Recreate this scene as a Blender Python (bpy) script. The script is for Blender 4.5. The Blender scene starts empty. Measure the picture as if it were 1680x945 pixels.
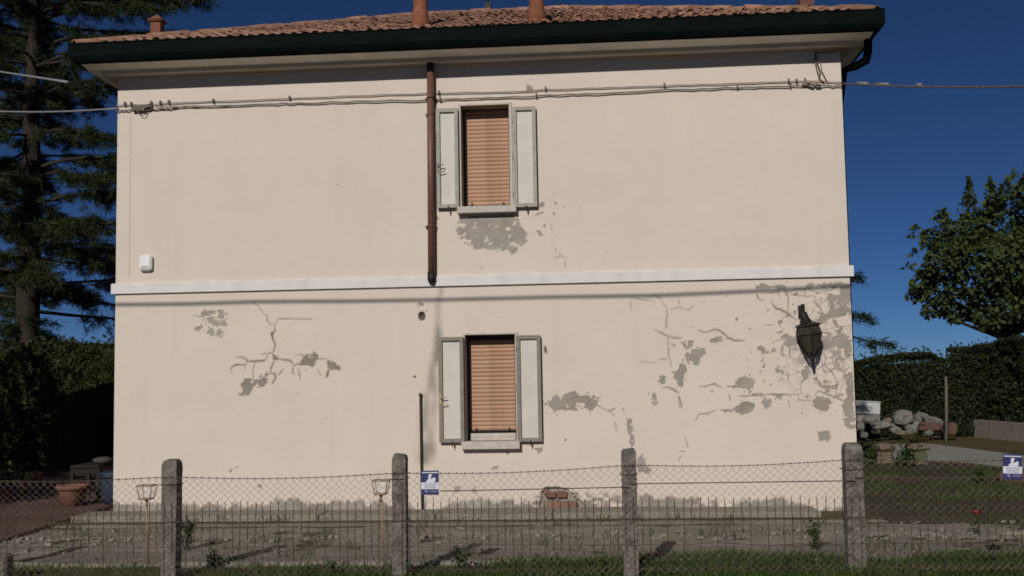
import bpy, math, random
import numpy as np
from mathutils import Vector, Matrix, Euler
random.seed(7); RNG = np.random.default_rng(7)
SC = bpy.context.scene
COL = SC.collection
R = math.radians
# ------------------------------------------------------------------ camera
F_PX = 1800.0
CAM = Vector((7.7766, -17.0750, 2.1))
YAW, PITCH, ROLL = -0.07946, 0.08053, -0.017418
fwd = Vector((math.sin(YAW)*math.cos(PITCH), math.cos(YAW)*math.cos(PITCH), math.sin(PITCH)))
rt = Vector((math.cos(YAW), -math.sin(YAW), 0)); up = rt.cross(fwd)
c_, s_ = math.cos(ROLL), math.sin(ROLL)
RT = c_*rt + s_*up; UP = -s_*rt + c_*up
cd = bpy.data.cameras.new('camera'); cam = bpy.data.objects.new('camera', cd); COL.objects.link(cam)
cam.matrix_world = Matrix(((RT.x, UP.x, -fwd.x, CAM.x), (RT.y, UP.y, -fwd.y, CAM.y), (RT.z, UP.z, -fwd.z, CAM.z), (0, 0, 0, 1)))
cd.sensor_width = 36; cd.lens = F_PX/1680*36; cd.clip_end = 2000; cd.clip_start = 0.1
SC.camera = cam
def ray(px, py): return fwd*F_PX + RT*(px-840) - UP*(py-472.5)
def P(px, py, Y=0.0):
    d = ray(px, py); return CAM + d*((Y-CAM.y)/d.y)
def G(px, py, Z=0.0):
    d = ray(px, py); return CAM + d*((Z-CAM.z)/d.z)
# ------------------------------------------------------------------ light
KX, KZ = 0.23, 0.55                      # sunlight runs (KX, 1, -KZ): onto the facade from front left
EL = math.atan2(KZ, math.hypot(1, KX)); AZ = math.atan2(-KX, -1)
w = bpy.data.worlds.new('World'); SC.world = w; w.use_nodes = True
nt = w.node_tree; bg = nt.nodes['Background']
sky = nt.nodes.new('ShaderNodeTexSky'); sky.sky_type = 'NISHITA'; sky.sun_disc = False
sky.sun_elevation = EL; sky.sun_rotation = AZ; sky.altitude = 2500; sky.air_density = 0.6; sky.dust_density = 0.0; sky.ozone_density = 10.0
nt.links.new(sky.outputs[0], bg.inputs[0]); bg.inputs[1].default_value = 0.05
sd = bpy.data.lights.new('sun', 'SUN'); sun = bpy.data.objects.new('sun', sd); COL.objects.link(sun)
sd.energy = 5.0; sd.angle = R(0.53); sd.color = (1.0, 0.95, 0.885)
sun.rotation_euler = Vector((KX, 1, -KZ)).to_track_quat('-Z', 'Y').to_euler(); sun.location = (0, -30, 30)
SC.view_settings.view_transform = 'Standard'; SC.view_settings.look = 'None'
SC.view_settings.exposure = -0.62; SC.view_settings.gamma = 1
SC.cycles.filter_width = 1.7
SUNV = Vector((KX, 1, -KZ))
# ------------------------------------------------------------------ materials
MATS = {}
def srgb(r, g, b):
    f = lambda c: (c/255/12.92 if c/255 <= .04045 else ((c/255+.055)/1.055)**2.4)
    return (f(r), f(g), f(b))
def mat(name, col, rough=.85, var=.25, scale=6, bump=.2, bscale=40, col2=None, metal=0, objvar=0, spec=.3, warp=None):
    if name in MATS: return MATS[name]
    m = bpy.data.materials.new(name); m.use_nodes = True; n = m.node_tree.nodes; l = m.node_tree.links
    b = n['Principled BSDF']; b.inputs['Roughness'].default_value = rough; b.inputs['Metallic'].default_value = metal
    b.inputs['Specular IOR Level'].default_value = spec
    tc = n.new('ShaderNodeTexCoord')
    co = tc.outputs['Object']
    if warp:
        mp = n.new('ShaderNodeMapping'); mp.inputs['Scale'].default_value = warp; l.new(co, mp.inputs[0]); co = mp.outputs[0]
    n1 = n.new('ShaderNodeTexNoise'); n1.inputs['Scale'].default_value = scale; n1.inputs['Detail'].default_value = 8; n1.inputs['Roughness'].default_value = .65
    l.new(co, n1.inputs['Vector'])
    cr = n.new('ShaderNodeValToRGB'); l.new(n1.outputs['Fac'], cr.inputs[0])
    c2 = col2 or tuple(c*(1+var) for c in col); c1 = col if col2 else tuple(c*(1-var) for c in col)
    cr.color_ramp.elements[0].position = .34; cr.color_ramp.elements[1].position = .66
    cr.color_ramp.elements[0].color = (*c1, 1); cr.color_ramp.elements[1].color = (*c2, 1)
    out = cr.outputs[0]
    if objvar:
        oi = n.new('ShaderNodeObjectInfo'); hs = n.new('ShaderNodeHueSaturation')
        mr = n.new('ShaderNodeMapRange'); mr.inputs[3].default_value = 1-objvar; mr.inputs[4].default_value = 1+objvar
        l.new(oi.outputs['Random'], mr.inputs[0]); l.new(mr.outputs[0], hs.inputs['Value']); l.new(out, hs.inputs['Color']); out = hs.outputs[0]
    l.new(out, b.inputs['Base Color'])
    if bump:
        n2 = n.new('ShaderNodeTexNoise'); n2.inputs['Scale'].default_value = bscale; n2.inputs['Detail'].default_value = 5; l.new(co, n2.inputs['Vector'])
        bp = n.new('ShaderNodeBump'); bp.inputs['Strength'].default_value = bump; bp.inputs['Distance'].default_value = .02
        l.new(n2.outputs['Fac'], bp.inputs['Height']); l.new(bp.outputs[0], b.inputs['Normal'])
    MATS[name] = m; return m
def leafmat(name, c1, c2, trans=.25, scale=1.3, rough=.6):
    m = bpy.data.materials.new(name); m.use_nodes = True; n = m.node_tree.nodes; l = m.node_tree.links
    b = n['Principled BSDF']; b.inputs['Roughness'].default_value = rough; b.inputs['Specular IOR Level'].default_value = .15
    at = n.new('ShaderNodeAttribute'); at.attribute_name = 'rnd'
    tc = n.new('ShaderNodeTexCoord'); nz = n.new('ShaderNodeTexNoise'); nz.inputs['Scale'].default_value = scale; l.new(tc.outputs['Object'], nz.inputs['Vector'])
    mx = n.new('ShaderNodeMath'); mx.operation = 'MULTIPLY_ADD'; mx.inputs[1].default_value = .5; l.new(at.outputs['Fac'], mx.inputs[0])
    m2 = n.new('ShaderNodeMath'); m2.operation = 'MULTIPLY'; m2.inputs[1].default_value = .5; l.new(nz.outputs['Fac'], m2.inputs[0]); l.new(m2.outputs[0], mx.inputs[2])
    cr = n.new('ShaderNodeValToRGB'); l.new(mx.outputs[0], cr.inputs[0])
    cr.color_ramp.elements[0].position = .15; cr.color_ramp.elements[1].position = .8
    cr.color_ramp.elements[0].color = (*c1, 1); cr.color_ramp.elements[1].color = (*c2, 1)
    l.new(cr.outputs[0], b.inputs['Base Color'])
    if trans:
        tr = n.new('ShaderNodeBsdfTranslucent'); l.new(cr.outputs[0], tr.inputs[0]); ms = n.new('ShaderNodeMixShader'); ms.inputs[0].default_value = trans
        o = n['Material Output']; l.new(b.outputs[0], ms.inputs[1]); l.new(tr.outputs[0], ms.inputs[2]); l.new(ms.outputs[0], o.inputs[0])
    MATS[name] = m; return m
# ------------------------------------------------------------------ mesh helpers
class MB:
    def __init__(s): s.v = []; s.f = []; s.sm = []
    def add(s, vs, fs, smooth=False):
        o = len(s.v); s.v += [tuple(v) for v in vs]; s.f += [tuple(i+o for i in f) for f in fs]; s.sm += [smooth]*len(fs); return s
    def box(s, a, b):
        x0, y0, z0 = (min(p, q) for p, q in zip(a, b)); x1, y1, z1 = (max(p, q) for p, q in zip(a, b))
        return s.add([(x0,y0,z0),(x1,y0,z0),(x1,y1,z0),(x0,y1,z0),(x0,y0,z1),(x1,y0,z1),(x1,y1,z1),(x0,y1,z1)],
              [(0,3,2,1),(4,5,6,7),(0,1,5,4),(1,2,6,5),(2,3,7,6),(3,0,4,7)])
    def rbox(s, c, size, rot=(0,0,0), jit=0):
        M = Euler(rot).to_matrix(); hx, hy, hz = (q/2 for q in size); vs = []
        for z in (-hz, hz):
            for x, y in ((-hx,-hy),(hx,-hy),(hx,hy),(-hx,hy)):
                j = Vector([random.uniform(-jit, jit) for _ in range(3)])
                vs.append(Vector(c) + M @ (Vector((x, y, z))+j))
        return s.add(vs, [(0,3,2,1),(4,5,6,7),(0,1,5,4),(1,2,6,5),(2,3,7,6),(3,0,4,7)])
    def cbox(s, c, size, ch=.01, rot=(0,0,0), jit=0):   # box with all edges chamfered
        M = Euler(rot).to_matrix(); h = [q/2 for q in size]; ch = min(ch, min(h)*.8)
        vs = []; idx = {}
        for sx in (-1,1):
            for sy in (-1,1):
                for sz in (-1,1):
                    j = Vector([random.uniform(-jit, jit) for _ in range(3)])
                    for ax in range(3):
                        p = [sx*h[0], sy*h[1], sz*h[2]]; g = (sx, sy, sz)
                        for k in range(3):
                            if k != ax: p[k] -= g[k]*ch
                        idx[(sx,sy,sz,ax)] = len(vs); vs.append(Vector(c)+M @ (Vector(p)+j))
        fs = []
        for ax in range(3):
            o = [k for k in range(3) if k != ax]
            for sg in (-1,1):
                q = []
                for a, b in ((-1,-1),(1,-1),(1,1),(-1,1)):
                    g = [0,0,0]; g[ax] = sg; g[o[0]] = a; g[o[1]] = b; q.append(idx[(*g, ax)])
                fs.append(tuple(q))
            for a in (-1,1):
                for b in (-1,1):
                    g0 = [0,0,0]; g0[ax] = -1; g0[o[0]] = a; g0[o[1]] = b; g1 = list(g0); g1[ax] = 1
                    fs.append((idx[(*g0,o[0])], idx[(*g1,o[0])], idx[(*g1,o[1])], idx[(*g0,o[1])]))
        for sx in (-1,1):
            for sy in (-1,1):
                for sz in (-1,1): fs.append(tuple(idx[(sx,sy,sz,k)] for k in range(3)))
        return s.add(vs, fs)
    def tube(s, pts, r, n=6, caps=True, smooth=True):
        pts = [Vector(p) for p in pts]; N = len(pts)
        rs = r if isinstance(r, (list, tuple)) else [r]*N
        vs = []; prev = None
        for i, p in enumerate(pts):
            t = (pts[min(i+1, N-1)]-pts[max(i-1, 0)])
            if t.length < 1e-9: t = Vector((0,0,1))
            t.normalize()
            a = prev if prev is not None else (Vector((0,0,1)) if abs(t.z) < .9 else Vector((0,1,0)))
            a = (a - t*a.dot(t))
            if a.length < 1e-6: a = t.orthogonal()
            a.normalize(); prev = a; b = t.cross(a)
            for k in range(n):
                an = 2*math.pi*k/n; vs.append(p+(a*math.cos(an)+b*math.sin(an))*rs[i])
        fs = [(i*n+k, i*n+(k+1) % n, (i+1)*n+(k+1) % n, (i+1)*n+k) for i in range(N-1) for k in range(n)]
        s.add(vs, fs, smooth)
        if caps:
            s.f.append(tuple(len(s.v)-len(vs)+k for k in reversed(range(n)))); s.sm.append(False)
            s.f.append(tuple(len(s.v)-n+k for k in range(n))); s.sm.append(False)
        return s
    def lathe(s, prof, c=(0,0,0), n=14, rot=(0,0,0), smooth=True, wob=0):
        M = Euler(rot).to_matrix(); vs = []
        for r, z in prof:
            for k in range(n):
                a = 2*math.pi*k/n; rr = r*(1+random.uniform(-wob, wob)); vs.append(Vector(c)+M @ Vector((rr*math.cos(a), rr*math.sin(a), z)))
        fs = [(i*n+k, i*n+(k+1) % n, (i+1)*n+(k+1) % n, (i+1)*n+k) for i in range(len(prof)-1) for k in range(n)]
        s.add(vs, fs, smooth)
        o = len(s.v)-len(vs)
        s.f.append(tuple(o+k for k in reversed(range(n)))); s.sm.append(False)
        s.f.append(tuple(len(s.v)-n+k for k in range(n))); s.sm.append(False)
        return s
    def prism(s, poly, y0, y1):     # polygon in x,z extruded along y
        n = len(poly); vs = [(x, y0, z) for x, z in poly]+[(x, y1, z) for x, z in poly]
        fs = [tuple(range(n)), tuple(reversed(range(n, 2*n)))]+[(i, i+n, (i+1) % n+n, (i+1) % n) for i in range(n)]
        return s.add(vs, fs)
    def sweepx(s, prof, x0, x1, closed=True):    # profile in y,z swept along x
        n = len(prof); vs = [(x0, y, z) for y, z in prof]+[(x1, y, z) for y, z in prof]
        fs = [(i, (i+1) % n, (i+1) % n+n, i+n) for i in range(n if closed else n-1)]
        if closed: fs += [tuple(reversed(range(n))), tuple(range(n, 2*n))]
        return s.add(vs, fs)
def mesh_of(name, mb, m, fix=True):
    me = bpy.data.meshes.new(name); me.from_pydata(mb.v, [], mb.f); me.update()
    me.polygons.foreach_set('use_smooth', mb.sm)
    if fix:
        import bmesh
        bm = bmesh.new(); bm.from_mesh(me); bmesh.ops.recalc_face_normals(bm, faces=bm.faces); bm.to_mesh(me); bm.free()
    if m: me.materials.append(m)
    return me
def link(name, me, parent=None, loc=None):
    o = bpy.data.objects.new(name, me); COL.objects.link(o)
    if parent is not None: o.parent = parent
    if loc is not None: o.location = loc
    return o
def origin(p):
    v = Vector((0,0,0))
    while p is not None: v += Vector(p.location); p = p.parent
    return v
def obj(name, mb, m, parent=None, label=None, loc=None, fix=True):
    """verts in world coordinates; the object's origin is the parent's origin, or loc for a top-level mesh"""
    base = origin(parent) if parent is not None else Vector(loc or (0,0,0))
    if base.length > 0: mb.v = [(x-base.x, y-base.y, z-base.z) for x, y, z in mb.v]
    o = link(name, mesh_of(name, mb, m, fix), parent)
    if parent is None and loc is not None: o.location = loc
    if label: o['label'] = label
    return o
def tag(o, label, cat, group=None):
    o['label'] = label; o['category'] = cat
    if group: o['group'] = group
    return o
def thing(name, loc, label, cat, group=None):
    o = bpy.data.objects.new(name, None); COL.objects.link(o); o.location = loc; o.empty_display_size = .2
    return tag(o, label, cat, group)
def struct(o): o['kind'] = 'structure'; return o
def stuff(o): o['kind'] = 'stuff'; return o
def np_mesh(name, V, Fc, m, rnd=None, smooth=False):
    """V (n,3), Fc (k,4) or (k,3)"""
    me = bpy.data.meshes.new(name); k, c = Fc.shape
    me.vertices.add(len(V)); me.vertices.foreach_set('co', np.ascontiguousarray(V, dtype=np.float32).ravel())
    me.loops.add(k*c); me.loops.foreach_set('vertex_index', np.ascontiguousarray(Fc, dtype=np.int32).ravel())
    me.polygons.add(k); me.polygons.foreach_set('loop_start', np.arange(0, k*c, c, dtype=np.int32)); 
    me.polygons.foreach_set('use_smooth', np.full(k, smooth))
    me.update(calc_edges=True); me.validate()
    if rnd is not None:
        a = me.attributes.new('rnd', 'FLOAT', 'POINT'); a.data.foreach_set('value', np.ascontiguousarray(rnd, dtype=np.float32))
    if m: me.materials.append(m)
    return me
def unit(a): return a/np.maximum(np.linalg.norm(a, axis=-1, keepdims=True), 1e-9)
def leaf_quads(C, size, asp=.55, normal=None, spread=1.0, rng=RNG):
    """a rhombic leaf at every centre; returns V, F, rnd"""
    n = len(C); N = rng.normal(size=(n, 3))*spread
    if normal is not None: N = N+normal
    N = unit(N); T = unit(np.cross(N, rng.normal(size=(n, 3)))); B = np.cross(N, T)
    sz = size*rng.uniform(.6, 1.3, (n, 1))
    V = np.stack([C-T*sz*.5, C+B*sz*asp*.5+N*sz*.06, C+T*sz*.5, C-B*sz*asp*.5+N*sz*.06], 1).reshape(-1, 3)
    Fc = np.arange(4*n).reshape(n, 4)
    return V, Fc, np.repeat(rng.uniform(0, 1, n), 4)
def joinq(parts):
    V = []; Fs = []; Rn = []; o = 0
    for v, f, r in parts: V.append(v); Fs.append(f+o); Rn.append(r); o += len(v)
    return np.concatenate(V), np.concatenate(Fs), np.concatenate(Rn)
def vnoise(x, y, seed=0):
    """smooth 2-d value noise in [-1,1]"""
    r = np.random.default_rng(seed); T = r.uniform(-1, 1, (256, 256))
    xi = np.floor(x).astype(int); yi = np.floor(y).astype(int); fx = x-xi; fy = y-yi
    fx = fx*fx*(3-2*fx); fy = fy*fy*(3-2*fy)
    g = lambda a, b: T[a % 256, b % 256]
    return (g(xi, yi)*(1-fx)+g(xi+1, yi)*fx)*(1-fy)+(g(xi, yi+1)*(1-fx)+g(xi+1, yi+1)*fx)*fy
# ------------------------------------------------------------------ house: dimensions read from the facade
W = 11.6; DEPTH = 8.6
def rect(x0, y0, x1, y1, Y=0.0):
    xm, ym = (x0+x1)/2, (y0+y1)/2
    return P(x0, ym, Y).x, P(x1, ym, Y).x, P(xm, y1, Y).z, P(xm, y0, Y).z     # xa, xb, za, zb
OP_UP = rect(757, 173, 836, 340); OP_LO = rect(764, 549, 846, 724)
Z_SOF = P(700, 107).z; Z_WALL = Z_SOF+.05
def tr(x0, y0, s, pts): return [(x0+u/s, y0+v/s) for u, v in pts]
S_A = lambda p: tr(300, 480, 5.56, p)
S_B = lambda p: tr(660, 300, 4.94, p)
S_C = lambda p: tr(880, 480, 2.953, p)
S_D = lambda p: tr(1040, 460, 3.634, p)
S_W = lambda p: tr(660, 480, 3.5, p)
POLYS = [S_A(p) for p in (
 [(160,180),(200,160),(290,165),(290,205),(210,215),(165,230)], [(320,165),(365,155),(375,240),(350,250),(310,235),(305,210),(330,200)],
 [(225,240),(255,215),(300,245),(330,260),(325,315),(270,300),(230,290)], [(345,265),(395,260),(405,310),(370,320),(340,300)],
 [(120,320),(160,310),(180,285),(190,310),(165,330),(150,360),(125,350)], [(215,360),(245,335),(290,345),(280,395),(250,390),(205,380)],
 [(315,355),(375,370),(365,395),(375,420),(340,405),(305,400)], [(95,210),(150,215),(165,200),(165,225),(120,225)],
 [(800,375),(825,365),(825,405),(805,410)], [(810,555),(850,575),(890,605),(830,620)],
 [(705,745),(780,740),(770,830),(740,860),(640,850),(600,945),(520,945),(545,900),(515,840),(560,805),(640,790),(720,790)],
 [(1015,655),(1070,650),(1085,620),(1110,590),(1190,570),(1220,535),(1240,600),(1205,640),(1195,680),(1120,665),(1020,672)],
 [(1320,615),(1390,640),(1440,670),(1445,705),(1340,700),(1320,690)], [(1035,915),(1060,912),(1050,925)], [(1270,930),(1285,935),(1275,945)])]
POLYS += [S_B(p) for p in (
 [(465,290),(500,280),(520,292),(545,262),(920,255),(935,290),(965,340),(1000,400),(1025,430),(1020,475),(960,515),(930,500),(905,485),(880,490),(860,515),(800,520),(740,545),(690,545),(650,520),(640,540),(600,535),(560,505),(540,485),(530,505),(500,480),(520,450),(530,420),(515,405),(480,430),(440,395),(445,365),(480,360),(520,380),(530,350),(510,325),(470,335)],
 [(805,520),(840,500),(870,515),(920,510),(940,545),(905,585),(880,570),(860,545),(810,550)], [(275,285),(290,270),(300,295),(280,305)],
 [(1110,160),(1150,155),(1150,195),(1105,200)], [(1225,160),(1265,165),(1250,190)], [(1295,190),(1325,170),(1310,200)],
 [(1065,280),(1100,245),(1150,240),(1150,260),(1090,265),(1070,290)], [(1205,235),(1250,235),(1235,260)], [(1085,395),(1110,380),(1150,430),(1120,435)],
 [(1145,340),(1160,330),(1170,360),(1140,365)], [(632,680),(650,680),(645,695)], [(1635,545),(1665,548),(1650,558)], [(1640,635),(1658,640),(1645,650)], [(1235,420),(1265,420),(1250,428)])]
HOLES_IN = [S_B(p) for p in ([(838,380),(850,362),(872,362),(886,380),(872,398),(850,398)], [(900,330),(925,290),(915,340)], [(740,350),(790,345),(770,360)],
 [(870,500),(905,490),(915,512),(880,518)], [(690,490),(735,480),(720,505),(700,500)])]
POLYS += [S_C(p) for p in (
 [(60,530),(90,505),(160,490),(185,480),(215,500),(250,497),(295,515),(300,550),(265,572),(230,560),(235,545),(200,530),(190,545),(200,572),(150,565),(90,578),(70,560)],
 [(33,520),(60,545),(40,548)], [(440,620),(460,610),(470,650),(465,685),(478,705),(470,740),(455,750),(450,690),(440,660)],
 [(495,790),(515,780),(520,810),(530,835),(560,870),(540,880),(500,870),(490,830)],
 [(720,310),(735,285),(760,275),(820,270),(822,295),(790,320),(785,355),(765,350),(760,335),(725,335)],
 [(690,345),(715,340),(728,375),(715,420),(712,462),(690,450),(680,425),(660,415),(665,390),(690,375)],
 [(600,410),(625,405),(625,440),(605,455),(598,430)], [(560,510),(575,475),(585,510),(585,545),(565,548)], [(735,235),(755,228),(760,262),(735,262)],
 [(135,710),(150,712),(142,722)], [(653,250),(670,255),(665,272)])]
POLYS += [S_D(p) for p in (
 [(450,350),(490,345),(530,335),(530,360),(490,370),(450,370)], [(735,395),(760,385),(780,410),(800,415),(805,435),(770,435),(745,420)], [(820,415),(845,400),(850,430),(820,435)],
 [(590,630),(610,600),(640,580),(700,585),(725,600),(705,660),(690,672),(670,640),(600,640)], [(545,632),(590,625),(600,640),(560,640)],
 [(590,765),(640,740),(650,720),(715,730),(715,770),(680,795),(640,805),(605,790)], [(515,770),(590,768),(590,785),(540,785)],
 [(770,730),(780,705),(800,698),(820,720),(815,760),(775,760)], [(1070,720),(1080,700),(1100,690),(1130,705),(1165,720),(1165,765),(1150,785),(1100,782),(1080,760)],
 [(840,680),(885,680),(885,725),(865,710)], [(700,675),(770,672),(770,690),(705,690)], [(835,545),(860,530),(880,540),(850,560)], [(745,530),(760,540),(755,555)],
 [(1150,110),(1180,80),(1220,90),(1285,85),(1290,200),(1240,215),(1200,225),(1150,240),(1110,265),(1060,262),(1080,225),(1130,205),(1160,190),(1170,150)],
 [(1110,395),(1140,360),(1180,345),(1215,320),(1270,325),(1275,360),(1290,385),(1250,405),(1180,400),(1120,425),(1085,450),(1090,410)],
 [(900,350),(920,335),(960,345),(985,370),(960,395),(920,400),(900,380)], [(1030,510),(1055,505),(1050,550),(1030,590),(995,610),(1000,570)],
 [(1060,580),(1085,570),(1110,610),(1140,630),(1220,620),(1215,650),(1150,660),(1120,640)],
 [(1265,560),(1300,540),(1312,700),(1310,900),(1255,870),(1260,780),(1245,760),(1270,690)], [(685,290),(705,285),(700,305)], [(690,430),(710,432),(700,440)],
 [(855,245),(885,235),(890,260),(860,265)], [(945,140),(975,150),(960,165)], [(675,478),(692,482),(680,488)], [(895,515),(915,510),(905,525)], [(1150,915),(1175,910),(1170,945),(1160,945)], [(735,80),(752,105),(740,112)], [(600,225),(618,220),(612,250)])]
POLYS += [S_W(p) for p in ([(755,890),(815,890),(800,915),(760,905)], [(92,60),(122,58),(120,82),(96,84)], [(600,915),(612,912),(610,935)], [(930,842),(942,845),(935,855)], [(128,100),(145,98),(140,110)], [(412,103),(420,105),(416,110)], [(66,478),(77,480),(72,488)])]
POLYS += [tr(840, 0, 3.94, p) for p in ([(100,550),(130,555),(150,580),(120,600),(90,585)], [(80,515),(95,525),(90,540)], [(120,515),(135,520),(125,530)])]
POLYS += [[(1340,708),(1362,706),(1360,724),(1345,722)], [(745,800),(752,797),(757,803),(752,809),(745,808)], [(774,800),(781,797),(786,803),(780,810),(774,808)], [(806,768),(818,762),(816,770),(808,773)],
          [(375,772),(382,768),(380,778)], [(386,768),(392,764),(390,769)], [(420,798),(428,796),(426,804)], [(1385,560),(1396,556),(1397,585),(1388,590)], [(1378,470),(1395,468),(1396,495),(1382,500)]]
CR = []           # (points, width in photo pixels)
def crk(S, sc, *items):
    for wd, pts in items: CR.append((S(pts), wd/sc))
crk(S_A, 5.56, (11,[(630,80),(690,125),(720,175),(765,215),(770,260),(800,290),(840,300)]), (4,[(840,300),(870,245),(900,238),(1060,242),(1180,240)]), (13,[(840,300),(840,345),(810,390),(835,460),(840,500),(825,550)]),
 (14,[(825,550),(780,555),(720,565)]), (12,[(890,605),(940,615),(1000,635),(1015,665)]), (10,[(835,620),(815,670),(795,740)]), (14,[(770,580),(750,625),(660,630),(590,630),(560,600),(520,585),(485,600)]),
 (12,[(590,630),(570,660),(480,660),(430,700)]), (10,[(570,660),(570,710)]), (10,[(450,690),(445,735)]), (10,[(655,640),(640,700),(640,790)]), (14,[(790,740),(840,745),(850,775),(815,840)]), (12,[(915,700),(875,755)]),
 (10,[(1000,670),(1015,750)]), (10,[(1055,700),(1075,800)]), (12,[(1110,590),(1075,565),(1030,575)]), (10,[(1230,605),(1320,610)]), (18,[(1330,690),(1310,780)]), (12,[(1230,705),(1265,760)]))
crk(S_B, 4.94, (6,[(1275,570),(1280,595),(1335,610)]), (4,[(1240,540),(1245,565)]), (4,[(1210,340),(1215,390)]), (4,[(1230,605),(1275,605)]), (4,[(1318,640),(1318,690)]))
crk(S_C, 2.953, (5,[(300,552),(350,575),(380,598)]), (5,[(350,575),(385,560)]), (8,[(415,560),(425,575)]), (3,[(480,30),(550,40),(570,48)]), (5,[(570,5),(600,30),(635,80),(630,170)]), (3,[(650,80),(695,75),(735,85),(765,65)]),
 (3,[(690,35),(700,70)]), (5,[(575,180),(635,212),(700,222)]), (6,[(640,215),(640,300),(655,360)]), (6,[(590,325),(630,325)]), (8,[(700,240),(730,275)]), (7,[(610,465),(640,462),(690,485)]), (6,[(690,540),(700,560)]),
 (3,[(700,790),(690,815)]), (3,[(720,700),(735,750)]), (3,[(695,770),(720,770)]), (3,[(460,40),(458,80)]), (3,[(383,625),(390,680)]), (2.5,[(500,335),(590,340)]), (8,[(40,262),(51,300)]))
crk(S_D, 3.634, (8,[(385,300),(440,310),(490,290),(530,310),(560,345),(610,360),(655,360)]), (5,[(625,690),(700,690)]), (6,[(700,682),(990,682)]), (6,[(975,680),(985,715),(1050,718)]), (8,[(920,715),(930,755)]),
 (7,[(390,635),(440,632),(480,618),(525,640)]), (11,[(370,830),(395,795),(440,798),(490,775)]), (7,[(270,690),(285,760)]), (8,[(565,680),(575,715)]), (6,[(1080,690),(1100,660),(1180,690),(1260,722)]), (5,[(1120,500),(1130,545)]),
 (7,[(930,430),(935,465)]), (8,[(820,120),(830,155),(890,185),(930,205),(970,240)]), (5,[(905,60),(920,120),(915,190)]), (7,[(940,85),(1000,95),(1080,95),(1090,125)]), (6,[(1070,125),(1110,165),(1120,200)]),
 (5,[(800,80),(860,70),(870,100)]), (4,[(880,60),(905,65),(1020,50),(1100,75),(1180,60)]), (6,[(1015,60),(1020,95)]), (6,[(1180,290),(1210,275),(1290,278)]), (10,[(1090,320),(1150,312),(1185,330)]), (5,[(830,370),(890,350),(910,330),(970,345)]),
 (4,[(735,85),(745,115),(780,125)]), (5,[(780,270),(830,265)]), (4,[(220,350),(290,345)]), (9,[(320,400),(300,380),(310,365)]), (5,[(1000,610),(990,650),(1010,690)]), (5,[(1210,540),(1260,545)]), (5,[(1150,500),(1190,495)]))
def densify(pts, step=.05, wob=.006, seed=0):
    r = random.Random(seed); out = []
    for (x0, z0), (x1, z1) in zip(pts[:-1], pts[1:]):
        n = max(1, int(math.hypot(x1-x0, z1-z0)/step))
        for i in range(n): out.append((x0+(x1-x0)*i/n+r.uniform(-wob, wob), z0+(z1-z0)*i/n+r.uniform(-wob, wob)))
    return out+[pts[-1]]
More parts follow.
